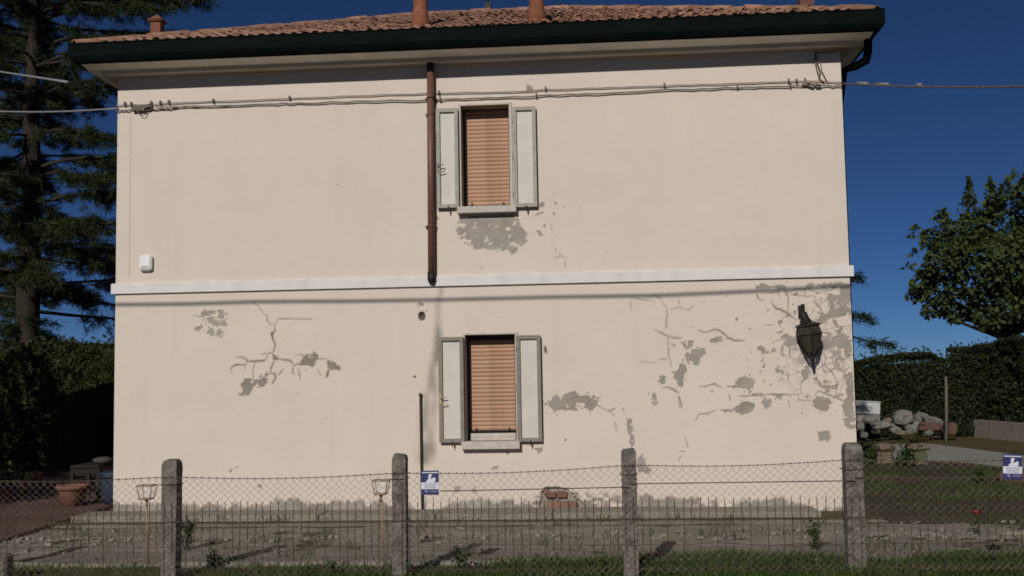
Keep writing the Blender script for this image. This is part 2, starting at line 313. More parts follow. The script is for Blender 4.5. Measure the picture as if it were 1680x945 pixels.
def build_front_wall(parent):
    ex = sorted([OP_UP[0], OP_UP[1], OP_LO[0], OP_LO[1]]); ez = [OP_UP[2], OP_UP[3], OP_LO[2], OP_LO[3]]
    def axis(a, b, st, marks):
        cs = np.linspace(a, b, int(round((b-a)/st))+1)
        for m in marks: cs[np.argmin(abs(cs-m))] = m
        return cs
    xs = axis(0, W, .0125, ex); zs = axis(-.1, Z_WALL, .0125, ez)
    nx, nz = len(xs), len(zs); X, Z = np.meshgrid(xs, zs)            # [nz,nx]
    wx = X+.016*vnoise(X*14, Z*14, 1)+.012*vnoise(X*38, Z*38, 2); wz = Z+.016*vnoise(X*14, Z*14, 3)+.012*vnoise(X*38, Z*38, 4)
    peel = np.zeros_like(X); stain_shade = np.zeros_like(X); dirt = np.zeros_like(X); Yo = np.zeros_like(X)
    def sub(x0, x1, z0, z1, m=.1):
        a, b = np.searchsorted(xs, [x0-m, x1+m]); c, d = np.searchsorted(zs, [z0-m, z1+m]); return slice(c, d), slice(a, b)
    def inside(poly):
        q = [(P(x, y).x, P(x, y).z) for x, y in poly]
        sl = sub(min(p[0] for p in q), max(p[0] for p in q), min(p[1] for p in q), max(p[1] for p in q))
        x = wx[sl]; z = wz[sl]; ins = np.zeros(x.shape, bool)
        for (xa, za), (xb, zb) in zip(q, q[1:]+q[:1]):
            if za == zb: continue
            ins ^= ((za > z) != (zb > z)) & (x < (xb-xa)*(z-za)/(zb-za)+xa)
        return sl, ins
    for p in POLYS:
        sl, ins = inside(p); peel[sl] = np.maximum(peel[sl], ins)
    for p in HOLES_IN:
        sl, ins = inside(p); peel[sl] = np.where(ins, 0, peel[sl])
    def line(pts, wd, tgt, soft=.008, val=1, seed=0, wob=.006, ws=None, vary=False):
        q = densify([(P(x, y).x, P(x, y).z) for x, y in pts], .035 if vary else .05, .009 if vary else wob, seed)
        rv = random.Random(seed+99); hv = 1.0
        n = len(q)-1
        for i in range(n):
            (xa, za), (xb, zb) = q[i], q[i+1]; h = wd if ws is None else ws[0]+(ws[1]-ws[0])*i/n
            if vary: hv = min(1.7, max(.3, hv+rv.uniform(-.45, .45))); h = wd*hv*min(1, .45+3*min(i, n-1-i)/max(n, 1))
            sl = sub(min(xa, xb), max(xa, xb), min(za, zb), max(za, zb), h+soft*2)
            x = X[sl]; z = Z[sl]; L = max(1e-9, (xb-xa)**2+(zb-za)**2); t = np.clip(((x-xa)*(xb-xa)+(z-za)*(zb-za))/L, 0, 1)
            d = np.hypot(x-xa-t*(xb-xa), z-za-t*(zb-za)); v = np.clip((h-d)/soft*.5+.5, 0, 1)*val
            tgt[sl] = np.maximum(tgt[sl], v)
    rem = vnoise(X*13, Z*13, 25)*.6+vnoise(X*33, Z*33, 26)*.4
    peel *= np.clip((.56-rem)*8, 0, 1)
    def blur(a, k):
        for ax in (0, 1):
            c = np.cumsum(np.pad(a, [(k+1, k) if i == ax else (0, 0) for i in (0, 1)], mode='edge'), axis=ax)
            a = (np.take(c, np.arange(2*k+1, c.shape[ax]), ax)-np.take(c, np.arange(0, c.shape[ax]-2*k-1), ax))/(2*k+1)
        return a
    halo = blur(blur(peel, 5), 4); spk = vnoise(X*24, Z*24, 27)*.6+vnoise(X*52, Z*52, 28)*.4
    peel = np.maximum(peel, np.clip((spk-.80+1.05*np.clip(halo*1.6, 0, .42))*7, 0, 1))
    core = np.zeros_like(X)
    for i, (pts, wd) in enumerate(CR):
        line(pts, max(.004, wd/105.4*.40), peel, .012, seed=i, vary=True); line(pts, max(.002, wd/105.4*.19), core, .010, seed=i, vary=True)
    # fine crackle of the flaking paint near the right corner: borders of random cells
    pts = np.stack([RNG.uniform(8.8, W, 520), RNG.uniform(.9, 3.55, 520)], 1)
    sl = sub(9.0, W, 1.0, 3.5, 0); x = X[sl]+.03*vnoise(X[sl]*9, Z[sl]*9, 9); z = Z[sl]+.03*vnoise(X[sl]*9, Z[sl]*9, 10)
    d1 = np.full(x.shape, 9.); d2 = np.full(x.shape, 9.)
    for a, b in pts:
        d = np.hypot(x-a, (z-b)); d2 = np.where(d < d1, d1, np.minimum(d2, d)); d1 = np.minimum(d1, d)
    edge = np.clip(1-(d2-d1)/.022, 0, 1); pr = [P(1290, 520), P(1350, 640), P(1110, 560)]
    near = np.clip(1.15-np.hypot((x-P(1345, 570).x)/1.0, (z-P(1345, 570).z)/1.05), 0, 1)
    n2 = vnoise(x*2.2, z*2.2, 12)*.5+vnoise(x*6, z*6, 13)*.5
    peel[sl] = np.maximum(peel[sl], np.clip(edge*np.clip((near*1.6-.52+n2*.9), 0, 1)*1.15, 0, .95))
    fl = vnoise(x*11, z*11, 21)*.6+vnoise(x*26, z*26, 22)*.4
    peel[sl] = np.maximum(peel[sl], np.clip((fl-.74+near*.54)*9, 0, 1))
    # flaking strip just under the string course, right end
    zb = P(1320, 472).z; sl = sub(P(1240, 470).x, W, zb-.2, zb+.2, 0)
    pz = zb+.02+(X[sl]-P(1320, 470).x)*.004; v = .05*vnoise(X[sl]*7, Z[sl]*0, 5)+.03*vnoise(X[sl]*23, Z[sl]*11, 6)+.022
    peel[sl] = np.maximum(peel[sl], np.clip((v-abs(Z[sl]-pz))/.012, 0, 1))
    # run-off stain below the open end of the downpipe
    st = S_W([(225,-60),(218,0),(205,50),(205,120),(203,300),(190,400),(170,520),(160,640),(140,780),(140,940)])
    line(st, 0, stain_shade, .05, .75, ws=(.022, .13), wob=.012)
    line([(p[0]-4, p[1]) for p in st[5:]], 0, stain_shade, .08, .45, ws=(.06, .12), wob=.02)
    stain_shade *= .55+.45*vnoise(X*9, Z*5, 31)
    xa_, xb_ = P(376, 560).x, P(570, 560).x; stain_shade = np.maximum(stain_shade, .30*peel*((X > xa_) & (X < xb_) & (Z > 1.4) & (Z < 3.5)))
    stain_shade = np.maximum(stain_shade, core*.78*np.clip(.8+.6*vnoise(X*5, Z*5, 33), 0, 1))
    Yo += core*.006
    # damp dirty band above the ground
    bp = [(150,823),(187,823),(270,823),(330,829),(400,823),(470,819),(560,823),(640,820),(720,833),(800,820),(870,815),(890,803),(960,808),(1020,809),(1060,806),(1130,812),(1200,817),(1300,818),(1409,834),(1450,836)]
    bx = [P(x, y).x for x, y in bp]; bz = [P(x, y).z for x, y in bp]
    top = np.interp(xs, bx, bz)[None, :]+.05*vnoise(X*2.6, Z*1, 41)+.05*vnoise(X*9, Z*5, 42)+.03*vnoise(X*27, Z*20, 45)
    dirt = np.clip((top-Z)/.07, 0, 1); clean = vnoise(X*3.1, Z*8, 43)*.5+vnoise(X*11, Z*20, 44)*.5
    rgt = np.clip((X-5.2)/1.5, 0, 1)
    peel = np.maximum(peel, dirt*np.clip((-.05+clean*(.8)+.9*(1-rgt)+.40*rgt)*2.2, 0, 1))
    sp = vnoise(X*28, Z*28, 51)*.6+vnoise(X*60, Z*60, 52)*.4
    low = np.clip(1-(Z-top)/.9, 0, 1)*np.clip((X-4.5)/2, .15, 1)
    peel = np.maximum(peel, np.clip((sp-.93+low*.22)*10, 0, 1)*(Z < 3.4))
    # round holes in the render
    for (hx, hy, rx, rz, dp) in ((692, 519, 5.5, 7, .07), (681, 618, 2, 2, .02), (895, 574, 1.6, 6, .02), (660, 748, 3, 2.2, .03)):
        q = P(hx, hy); r = np.hypot((X-q.x)/(rx/105), (Z-q.z)/(rz/105)); m = np.clip((1-r)*3+.5, 0, 1)
        Yo += dp*m; stain_shade = np.maximum(stain_shade, m)  # shade inside the holes is put into the colour as well
    # the hole at the foot of the wall where bricks show
    bq = [P(*p) for p in ((889,806),(896,799),(930,800),(936,808),(950,820),(962,833),(958,844),(886,846),(884,830))]
    q = [(p.x, p.z) for p in bq]; ins = np.zeros(X.shape, bool)
    for (xa, za), (xb, zb_) in zip(q, q[1:]+q[:1]):
        if za != zb_: ins ^= ((za > wz) != (zb_ > wz)) & (wx < (xb-xa)*(wz-za)/(zb_-za)+xa)
    Yo += ins*.05; peel = np.maximum(peel, ins)
    # thin joint of the corner strip, upper storey left
    xj = P(214, 300).x; m = (abs(X-xj) < .007) & (Z > P(214, 455).z) & (Z < P(214, 180).z)
    stain_shade = np.maximum(stain_shade, m*.38)
    rim = blur(blur(peel, 2), 2)*(1-peel)
    Yo -= .010*rim*np.clip(.6+.8*vnoise(X*6, Z*6, 63), 0, 1.2)
    dirt = np.maximum(dirt, np.clip(.5+.5*vnoise(X*7, Z*7, 64)+.3*vnoise(X*21, Z*21, 65), 0, 1)*.8*(Z > .6)*(peel > .5)*np.clip((X-5)/3, .3, 1))
    Yo += .008*peel+.0025*vnoise(X*1.3, Z*1.3, 61)+.0012*vnoise(X*5, Z*5, 62)
    V = np.stack([X, Yo, Z], -1).reshape(-1, 3)
    i = np.arange(nz*nx).reshape(nz, nx); Fq = np.stack([i[:-1, :-1], i[:-1, 1:], i[1:, 1:], i[1:, :-1]], -1)
    cx = (xs[:-1]+xs[1:])/2; cz = (zs[:-1]+zs[1:])/2; CX, CZ = np.meshgrid(cx, cz); keep = np.ones(CX.shape, bool)
    for a, b, c, d in (OP_UP, OP_LO): keep &= ~((CX > a) & (CX < b) & (CZ > c) & (CZ < d))
    me = np_mesh('front_wall', V, Fq[keep], None, smooth=True)
    if len(me.vertices) == nz*nx:
        at = me.attributes.new('wear', 'FLOAT_COLOR', 'POINT')
        at.data.foreach_set('color', np.stack([peel, stain_shade, np.clip(dirt, 0, 1), np.ones_like(peel)], -1).reshape(-1).astype(np.float32))
    me.materials.append(wall_material()); o = link('front_wall', me, parent); return o
def wall_material():
    m = bpy.data.materials.new('plaster_wall'); m.use_nodes = True; n = m.node_tree.nodes; l = m.node_tree.links
    b = n['Principled BSDF']; b.inputs['Roughness'].default_value = .92; b.inputs['Specular IOR Level'].default_value = .15
    at = n.new('ShaderNodeAttribute'); at.attribute_name = 'wear'; sp = n.new('ShaderNodeSeparateColor'); l.new(at.outputs['Color'], sp.inputs[0])
    tc = n.new('ShaderNodeTexCoord')
    def noise(s, d=6, r=.6, sc=None):
        t = n.new('ShaderNodeTexNoise'); t.inputs['Scale'].default_value = s; t.inputs['Detail'].default_value = d; t.inputs['Roughness'].default_value = r
        if sc:
            mp = n.new('ShaderNodeMapping'); mp.inputs['Scale'].default_value = sc; l.new(tc.outputs['Object'], mp.inputs[0]); l.new(mp.outputs[0], t.inputs['Vector'])
        else: l.new(tc.outputs['Object'], t.inputs['Vector'])
        return t.outputs['Fac']
    def ramp(f, a, b_, p0=.3, p1=.7):
        cr = n.new('ShaderNodeValToRGB'); l.new(f, cr.inputs[0]); e = cr.color_ramp.elements; e[0].position = p0; e[1].position = p1; e[0].color = (*a, 1); e[1].color = (*b_, 1); return cr.outputs[0]
    def mix(f, a, b_, k=None):
        x = n.new('ShaderNodeMix'); x.data_type = 'RGBA'
        if hasattr(f, 'is_linked'): l.new(f, x.inputs[0])
        else: x.inputs[0].default_value = f
        for s, v in ((6, a), (7, b_)):
            if hasattr(v, 'is_linked'): l.new(v, x.inputs[s])
            else: x.inputs[s].default_value = (*v, 1)
        return x.outputs[2]
    paint = ramp(noise(.9, 5), (.588, .512, .442), (.635, .560, .487))
    paint = mix(ramp(noise(2.6, 4, .5, (1, 1, .22)), (0, 0, 0), (.35, .35, .35), .45, .8), paint, (.59, .535, .465))
    paint = mix(ramp(noise(1.0, 6, .65, (3.2, 1, .16)), (0, 0, 0), (.42, .42, .42), .52, .78), paint, (.53, .462, .39))
    paint = mix(ramp(noise(1.7, 3, .5), (0, 0, 0), (.55, .55, .55), .42, .7), paint, (.625, .562, .455))
    paint = mix(ramp(noise(60, 3), (0, 0, 0), (.3, .3, .3), .4, .7), paint, (.56, .487, .42))
    render = ramp(noise(5, 8, .7), (.26, .232, .203), (.385, .35, .312))
    brown = ramp(noise(1.1, 2), (0, 0, 0), (.5, .5, .5), .45, .6)
    render = mix(brown, render, (.25, .20, .148))
    c = mix(sp.outputs[0], paint, render)
    low = ramp(noise(3.2, 8, .7), (.18, .155, .13), (.37, .335, .295))
    mm = n.new('ShaderNodeMath'); mm.operation = 'MULTIPLY'; l.new(sp.outputs[2], mm.inputs[0]); l.new(sp.outputs[0], mm.inputs[1])
    c = mix(mm.outputs[0], c, low)
    c = mix(sp.outputs[1], c, (.10, .085, .07))
    l.new(c, b.inputs['Base Color'])
    bp = n.new('ShaderNodeBump'); bp.inputs['Strength'].default_value = .25; bp.inputs['Distance'].default_value = .01
    l.new(noise(70, 5), bp.inputs['Height']); l.new(bp.outputs[0], b.inputs['Normal']); return m
# ------------------------------------------------------------------ the setting: ground sheets
def gnoise_mat(name, cols, scale, bump=.5, bs=30, fine=60, warp=None):
    m = bpy.data.materials.new(name); m.use_nodes = True; n = m.node_tree.nodes; l = m.node_tree.links
    b = n['Principled BSDF']; b.inputs['Roughness'].default_value = .95; b.inputs['Specular IOR Level'].default_value = .1
    tc = n.new('ShaderNodeTexCoord'); a = n.new('ShaderNodeTexNoise'); a.inputs['Scale'].default_value = scale; a.inputs['Detail'].default_value = 9; a.inputs['Roughness'].default_value = .72
    if warp:
        mp = n.new('ShaderNodeMapping'); mp.inputs['Scale'].default_value = warp; l.new(tc.outputs['Object'], mp.inputs[0]); l.new(mp.outputs[0], a.inputs['Vector'])
    else: l.new(tc.outputs['Object'], a.inputs['Vector'])
    cr = n.new('ShaderNodeValToRGB'); l.new(a.outputs['Fac'], cr.inputs[0])
    e = cr.color_ramp.elements
    while len(e) < len(cols): e.new(.5)
    for i, c in enumerate(cols): e[i].position = .3+.4*i/(len(cols)-1); e[i].color = (*c, 1)
    f = n.new('ShaderNodeTexNoise'); f.inputs['Scale'].default_value = fine; f.inputs['Detail'].default_value = 4; l.new(tc.outputs['Object'], f.inputs['Vector'])
    c2 = n.new('ShaderNodeValToRGB'); l.new(f.outputs['Fac'], c2.inputs[0]); c2.color_ramp.elements[0].position = .3; c2.color_ramp.elements[1].position = .7
    c2.color_ramp.elements[0].color = (.55, .55, .55, 1); c2.color_ramp.elements[1].color = (1.35, 1.35, 1.35, 1)
    mx = n.new('ShaderNodeMix'); mx.data_type = 'RGBA'; mx.blend_type = 'MULTIPLY'; mx.inputs[0].default_value = 1; l.new(cr.outputs[0], mx.inputs[6]); l.new(c2.outputs[0], mx.inputs[7])
    l.new(mx.outputs[2], b.inputs['Base Color'])
    bp = n.new('ShaderNodeBump'); bp.inputs['Strength'].default_value = bump; bp.inputs['Distance'].default_value = .05; v = n.new('ShaderNodeTexNoise'); v.inputs['Scale'].default_value = bs; v.inputs['Detail'].default_value = 6
    l.new(tc.outputs['Object'], v.inputs['Vector']); l.new(v.outputs['Fac'], bp.inputs['Height']); l.new(bp.outputs[0], b.inputs['Normal']); return m
m_field = gnoise_mat('dry_grass_soil', [(.05, .042, .022), (.10, .08, .045), (.07, .062, .028)], 1.2)
m_yard = gnoise_mat('yard_gravel', [(.15, .13, .104), (.265, .235, .198), (.19, .167, .136), (.315, .283, .24)], 1.3, .8, 16, warp=(.45, 1.5, 1))
m_terr = gnoise_mat('red_terrace', [(.085, .052, .042), (.135, .085, .066)], 2.0, .4, 12)
m_drive = gnoise_mat('pale_drive', [(.25, .23, .20), (.33, .31, .28)], 1.0, .5)
m_conc = gnoise_mat('old_concrete', [(.155, .134, .11), (.265, .237, .20), (.20, .176, .147)], 3.0, .6, 25)
m_lime = gnoise_mat('edging_stone', [(.19, .17, .14), (.30, .275, .235)], 4.0, .5, 20)
def sheet(name, poly, z, m, sub=1):
    mb = MB(); mb.add([(x, y, z) for x, y in poly], [tuple(range(len(poly)))]); return struct(obj(name, mb, m))
def gp(*pts): return [(G(x, y).x, G(x, y).y) for x, y in pts]
mb = MB(); N = 24; S = 600.0
g0 = [(-S+2*S*i/N, -S+2*S*j/N, 0) for j in range(N+1) for i in range(N+1)]
mb.add(g0, [(j*(N+1)+i, j*(N+1)+i+1, (j+1)*(N+1)+i+1, (j+1)*(N+1)+i) for j in range(N) for i in range(N)]); struct(obj('ground', mb, m_field))
def relief_sheet(name, x0, x1, y0, y1, z, m, amp=.02, step=.07, seed=3, edge=None):
    xs = np.arange(x0, x1, step); ys = np.arange(y0, y1, step); X, Y = np.meshgrid(xs, ys)
    Zv = z+amp*(vnoise(X*1.5, Y*1.5, seed)+.6*vnoise(X*4.3, Y*6.3, seed+1)+.35*vnoise(X*12, Y*12, seed+2))
    e = np.minimum(np.minimum(X-x0, xs[-1]-X), np.minimum(Y-y0, ys[-1]-Y)); Zv = Zv*np.clip(e/.4, 0, 1)+(z-.05)*(1-np.clip(e/.4, 0, 1))
    i = np.arange(X.size).reshape(X.shape); F = np.stack([i[:-1, :-1], i[:-1, 1:], i[1:, 1:], i[1:, :-1]], -1).reshape(-1, 4)
    return struct(link(name, np_mesh(name, np.stack([X, Y, Zv], -1).reshape(-1, 3), F, m, smooth=True)))
relief_sheet('yard', -1.9, 21.0, -5.0, -1.15, .016, m_yard, .016)
relief_sheet('yard', -1.9, 12.0, -1.6, -.70, .020, m_yard, .010, seed=9)
# reddish terrace at the left of the house, with its low edge running out to the front
ta = gp((192, 831), (0, 893)); tb = gp((-260, 893),)
mb = MB(); poly = [ta[0], ta[1], (-9, ta[1][1]-1.4), (-9, 9.6), (-.05, 9.6), (-.05, ta[0][1])]
mb.add([(x, y, .0) for x, y in poly]+[(x, y, .055) for x, y in poly], [tuple(range(6, 12))]+[(i, (i+1) % 6, (i+1) % 6+6, i+6) for i in range(6)])
struct(obj('terrace', mb, m_terr))
sheet('driveway', gp((1436, 728), (1532, 729), (1690, 749), (1900, 765), (1900, 795), (1690, 772), (1590, 760), (1500, 757), (1436, 752)), .008, m_drive)
sheet('verge', gp((1404, 757), (1500, 758), (1590, 762), (1690, 775), (1900, 800), (1900, 900), (1404, 880)), .004,
      gnoise_mat('verge_turf', [(.036, .033, .018), (.075, .064, .040), (.05, .047, .025)], 2.2, .8))
mb = MB(); x = -.35
while x < W-1.6:                                            # concrete apron along the wall, cast in bays
    L = random.uniform(1.7, 2.1); mb.cbox((x+L/2, -.36+random.uniform(-.012, .012), .025+random.uniform(-.008, .008)), (L-.015, .72, .11), .012); x += L
struct(obj('pavement', mb, m_conc))
mb = MB(); x = -6.0
while x < 22:                                              # kerb the fence stands behind
    L = random.uniform(.9, 1.1); mb.cbox((x+L/2, -4.62+random.uniform(-.03, .03), -.008+random.uniform(-.02, .012)), (L-random.uniform(.01, .06), .13, .12), .03, (random.uniform(-.05, .05), random.uniform(-.015, .015), random.uniform(-.03, .03)), .012); x += L
struct(obj('kerb', mb, m_conc))

# ------------------------------------------------------------------ house
m_cream = mat('soffit_cream', (.58, .52, .44), var=.12, scale=3)
m_white = mat('eave_white', (.74, .71, .66), var=.1, scale=2)
m_band = mat('band_white', (.63, .60, .58), var=.08, scale=5, bump=.1)
m_green = mat('gutter_green', (.0035, .0062, .0055), rough=.7, var=.3, scale=3, bump=.05, spec=.03)
m_copper = mat('pipe_brown', (.135, .062, .042), rough=.5, var=.25, scale=8, bump=.05, spec=.4)
m_blk = mat('black_iron', (.012, .009, .007), rough=.6, var=.4, scale=20, bump=.2)
m_terra = mat('terracotta', (.20, .075, .042), var=.3, scale=9, objvar=.15)
m_tile = mat('roof_tile', (.24, .10, .06), var=.0, scale=7, bump=.5, bscale=25, col2=(.30, .195, .14), objvar=.3)
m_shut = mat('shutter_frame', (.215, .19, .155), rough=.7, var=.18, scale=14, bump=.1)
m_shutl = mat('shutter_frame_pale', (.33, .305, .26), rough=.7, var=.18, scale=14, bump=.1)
m_panel = mat('shutter_panel', (.535, .51, .45), rough=.55, var=.07, scale=3, bump=.03)
m_slat = mat('roller_slat', (.40, .235, .148), rough=.6, var=.16, scale=9, bump=.05, objvar=.07)
m_dark = mat('recess_dark', (.06, .045, .035), var=.2)
m_stone = mat('sill_stone', (.47, .43, .385), var=.12, scale=12, bump=.15)
m_brick = mat('red_brick', (.20, .105, .068), var=.25, scale=14, bump=.6, bscale=60, objvar=.2)
house = thing('house', (0, 0, 0), 'old two-storey cream house with flaking plaster, two shuttered windows and a tiled roof', 'house')
build_front_wall(house)
m_side = mat('side_plaster', (.55, .47, .39), var=.1, scale=2)
mb = MB(); mb.box((0, .02, -.1), (.25, DEPTH, Z_WALL)); obj('side_wall', mb, m_side, house)
mb = MB(); mb.box((W-.25, .02, -.1), (W, DEPTH, Z_WALL)); obj('side_wall', mb, m_side, house)
mb = MB(); mb.box((.25, DEPTH-.25, -.1), (W-.25, DEPTH, Z_WALL)); obj('back_wall', mb, m_side, house)
# string course, with a thin drip lip
zb0, zb1 = (P(189, 480).z+P(1397, 456).z)/2, (P(189, 463.5).z+P(1395, 438).z)/2
mb = MB(); mb.sweepx([(.01, zb0), (-.045, zb0), (-.045, zb1-.012), (-.030, zb1), (.01, zb1)], -.055, W+.055)
mb.box((-.055, .01, zb0), (-.002, DEPTH, zb1)); mb.box((W+.002, .01, zb0), (W+.055, DEPTH, zb1)); obj('string_course', mb, m_band, house)
# eaves: white outer slab, cream inner step, green gutter
OUT = .50; XO = .395
ze0 = P(700, 81, -.5).z; zs1 = P(700, 95, -.2).z
zg0 = P(700, 82, -.55).z; zg1 = P(700, 47, -.62).z
print('eave z', Z_SOF, ze0, zs1, zg0, zg1, 'shadow', P(700, 129.5).z, 'k', (zg0-P(700, 129.5).z)/.55)
mb = MB(); prof = [(-.19, max(zs1, Z_SOF+.02)), (-OUT, ze0), (-OUT, zg1-.05), (-.19, zg1-.05)]
mb.sweepx(prof, -XO, W+XO); mb.box((-XO, -.19, Z_SOF+.05), (-.19, DEPTH+OUT, zg1-.05)); mb.box((W+.19, -.19, Z_SOF+.05), (W+XO, DEPTH+OUT, zg1-.05)); mb.box((-.19, DEPTH+.1, Z_SOF+.05), (W+.19, DEPTH+OUT, zg1-.05))
obj('eave_slab', mb, m_white, house)
mb = MB(); mb.box((-.19, -.188, Z_SOF), (W+.19, -.002, zg1-.06)); mb.box((-.19, -.002, Z_SOF), (-.002, DEPTH+.1, zg1-.06)); mb.box((W+.002, -.002, Z_SOF), (W+.19, DEPTH+.1, zg1-.06)); obj('cornice_step', mb, m_cream, house)
yo = -.64; h = zg1-zg0
gpf = [(-OUT-.002, zg0+.012), (-.545, zg0), (-.585, zg0+.02), (-.615, zg0+.06), (yo, zg0+.11), (yo, zg1-.02), (yo-.012, zg1-.008), (yo-.008, zg1+.006), (yo+.02, zg1), (yo+.02, zg0+.13), (-OUT-.02, zg0+.13), (-OUT-.002, zg1-.02)]
mb = MB(); n = len(gpf)
def gut_ring(corner):                                    # mitred ring of the gutter profile round the roof
    cx, cy = corner; vs = []
    for y, z in gpf:
        d = -y-OUT                                       # how far outside the slab
        vs.append(((-XO-d) if cx == 0 else (W+XO+d), (-OUT-d) if cy == 0 else (DEPTH+OUT+d), z))
    return vs
rings = [gut_ring(c) for c in ((0, 1), (0, 0), (1, 0), (1, 1))]
vs = sum(rings, []); fs = [(i*n+k, i*n+(k+1) % n, (i+1)*n+(k+1) % n, (i+1)*n+k) for i in range(3) for k in range(n)]
mb.add(vs, fs); obj('gutter', mb, m_green, house)
# elbow of the side downpipe under the right-hand eave
mb = MB(); q = [P(1424, 62, -.2), P(1424, 84, -.1), P(1421, 99, 0.0), P(1405, 108, .12), P(1384, 116, .3)]
q.append(Vector((W+.06, .5, q[-1].z-.5))); q.append(Vector((W+.06, .5, .2)))
mb.tube(q, .066, 10); obj('side_downpipe', mb, m_green, house)
# brown downpipe left of the upper window
mb = MB(); x0 = P(706, 130).x
mb.tube([P(706, 118, -.10), P(708, 448, -.085)], .056, 14); obj('downpipe', mb, m_copper, house); dp = bpy.data.objects['downpipe']
mb = MB(); mb.tube([P(706, 98, -.10), P(706, 119, -.10)], .060, 14); obj('pipe_collar', mb, m_blk, dp)
mb = MB(); mb.tube([P(708, 446, -.085), P(708, 458, -.085), P(708.5, 464, -.08)], [.064, .064, .05], 14); obj('pipe_collar', mb, m_blk, dp)
for yy in (161, 187, 371):
    mb = MB(); p = P(706.8, yy, -.092); mb.tube([p-Vector((0,0,.012)), p+Vector((0,0,.012))], .066, 14); mb.box((p.x-.095, -.06, p.z-.01), (p.x-.055, .01, p.z+.01)); mb.box((p.x+.055, -.06, p.z-.01), (p.x+.085, .01, p.z+.01))
    obj('pipe_bracket', mb, m_blk if yy == 161 else m_copper, dp)
# roof
PIT = math.tan(R(21.2)); RY0 = -.56; RX0 = -XO-.06; RX1 = W+XO+.06; RY1 = DEPTH+.56; ZR = zg1-.012
HALF = (RY1-RY0)/2; ZT = ZR+HALF*PIT
roof_mb = MB(); A = [(RX0, RY0, ZR), (RX1, RY0, ZR), (RX1, RY1, ZR), (RX0, RY1, ZR), (RX0+HALF, RY0+HALF, ZT), (RX1-HALF, RY0+HALF, ZT)]
roof_mb.add(A, [(0, 1, 5, 4), (1, 2, 5), (2, 3, 4, 5), (3, 0, 4), (0, 3, 2, 1)])
roof = obj('roof', roof_mb, mat('roof_bed', (.20, .085, .05), var=.3), house)
def tile_mesh(seed, r0=.078, r1=.064, L=.42):
    r = random.Random(seed); mb = MB(); vs = []; K = 6
    for j, (rr, y) in enumerate(((r0, 0), (r1, L))):
        for t in (0, .014):
            for k in range(K+1):
                a = math.pi*k/K; vs.append(((rr-t)*math.cos(a)*(1+r.uniform(-.03, .03)), y+r.uniform(-.008, .008), (rr-t)*math.sin(a)*.95))
    fs = []
    o0, o1, i0, i1 = 0, 2*(K+1), K+1, 3*(K+1)
    for k in range(K): fs += [(o0+k, o0+k+1, o1+k+1, o1+k), (i0+k, i1+k, i1+k+1, i0+k+1), (o0+k, i0+k, i0+k+1, o0+k+1)]
    mb.add(vs, fs); return mesh_of('tile', mb, m_tile, fix=False)
TM = [tile_mesh(i) for i in range(5)]
for t in TM: t.polygons.foreach_set('use_smooth', [i % 3 != 2 for i in range(len(t.polygons))])
SLOPE = math.atan(PIT); rowd = .345*math.cos(SLOPE); cells = []
for k in range(int(HALF/rowd)+1):
    y = RY0-.03+k*rowd; d = max(0, y-RY0)+.30
    i0 = int(math.ceil((d+.05)/.17)); i1 = int(math.floor((RX1-RX0-d-.05)/.17))
    for i in range(i0, i1+1): cells.append((k, RX0+i*.17, y, ZR+(y-RY0)*PIT))
cells.sort(key=lambda c: (c[0], abs(c[1]-CAM.x)))
TILES = []; rest = []
for j, (k, x, y, z) in enumerate(cells):
    r = Euler((SLOPE-R(1.5)+random.gauss(0, .014), random.gauss(0, .04), random.gauss(0, .025))); p = Vector((x+random.gauss(0, .008), y+random.gauss(0, .016), z+.006+random.gauss(0, .004)))
    if j < 300:
        o = link('tile', TM[j % 5], roof, p); o.rotation_euler = r
    else: rest.append((j % 5, p, r))
def merge(name, items, m, parent):
    mb = MB()
    for me, p, r in items:
        M = Matrix.Translation(p) @ r.to_matrix().to_4x4(); mb.add([M @ v.co for v in me.vertices], [tuple(q.vertices) for q in me.polygons])
    return stuff(obj(name, mb, m, parent, fix=False))
side = []
for k in range(0, int(HALF/rowd)+1):                    # tiles of the two end slopes
    d = -.03+k*rowd
    for i in range(int(math.ceil((max(0, d)+.38)/.17)), int((RY1-RY0-max(0, d)-.38)/.17)+1):
        yy = RY0+i*.17; z = ZR+d*PIT+.012
        side.append((TM[i % 5], Vector((RX0+d, yy, z)), (Euler((0, 0, -math.pi/2)).to_matrix() @ Euler((SLOPE, 0, 0)).to_matrix()).to_euler()))
        side.append((TM[i % 5], Vector((RX1-d, yy, z)), (Euler((0, 0, math.pi/2)).to_matrix() @ Euler((SLOPE, 0, 0)).to_matrix()).to_euler()))
merge('tile_field', [(TM[t], p, r) for t, p, r in rest]+side, mat('roof_tile_far', (.225, .098, .06), var=0, scale=4, bump=.5, bscale=25, col2=(.31, .205, .15)), roof)
HM = [tile_mesh(20+i, .105, .098, .40) for i in range(3)]
def ridge_line(a, b):
    a, b = Vector(a), Vector(b); d = b-a; n = int(d.length/.30); e = d.to_track_quat('Y', 'Z').to_euler()
    for i in range(n):
        o = link('ridge_tile', HM[i % 3], roof, a+d*(i/n)+Vector((random.gauss(0, .008), random.gauss(0, .008), -.005+random.gauss(0, .006)))); o.rotation_euler = Euler((e.x+random.gauss(0, .03), e.y+random.gauss(0, .04), e.z+random.gauss(0, .03)))
ridge_line(A[0], A[4]); ridge_line(A[1], A[5]); ridge_line(A[4], A[5]); ridge_line(A[2], A[5]); ridge_line(A[3], A[4])
def roofz(y): return ZR+(y-RY0)*PIT
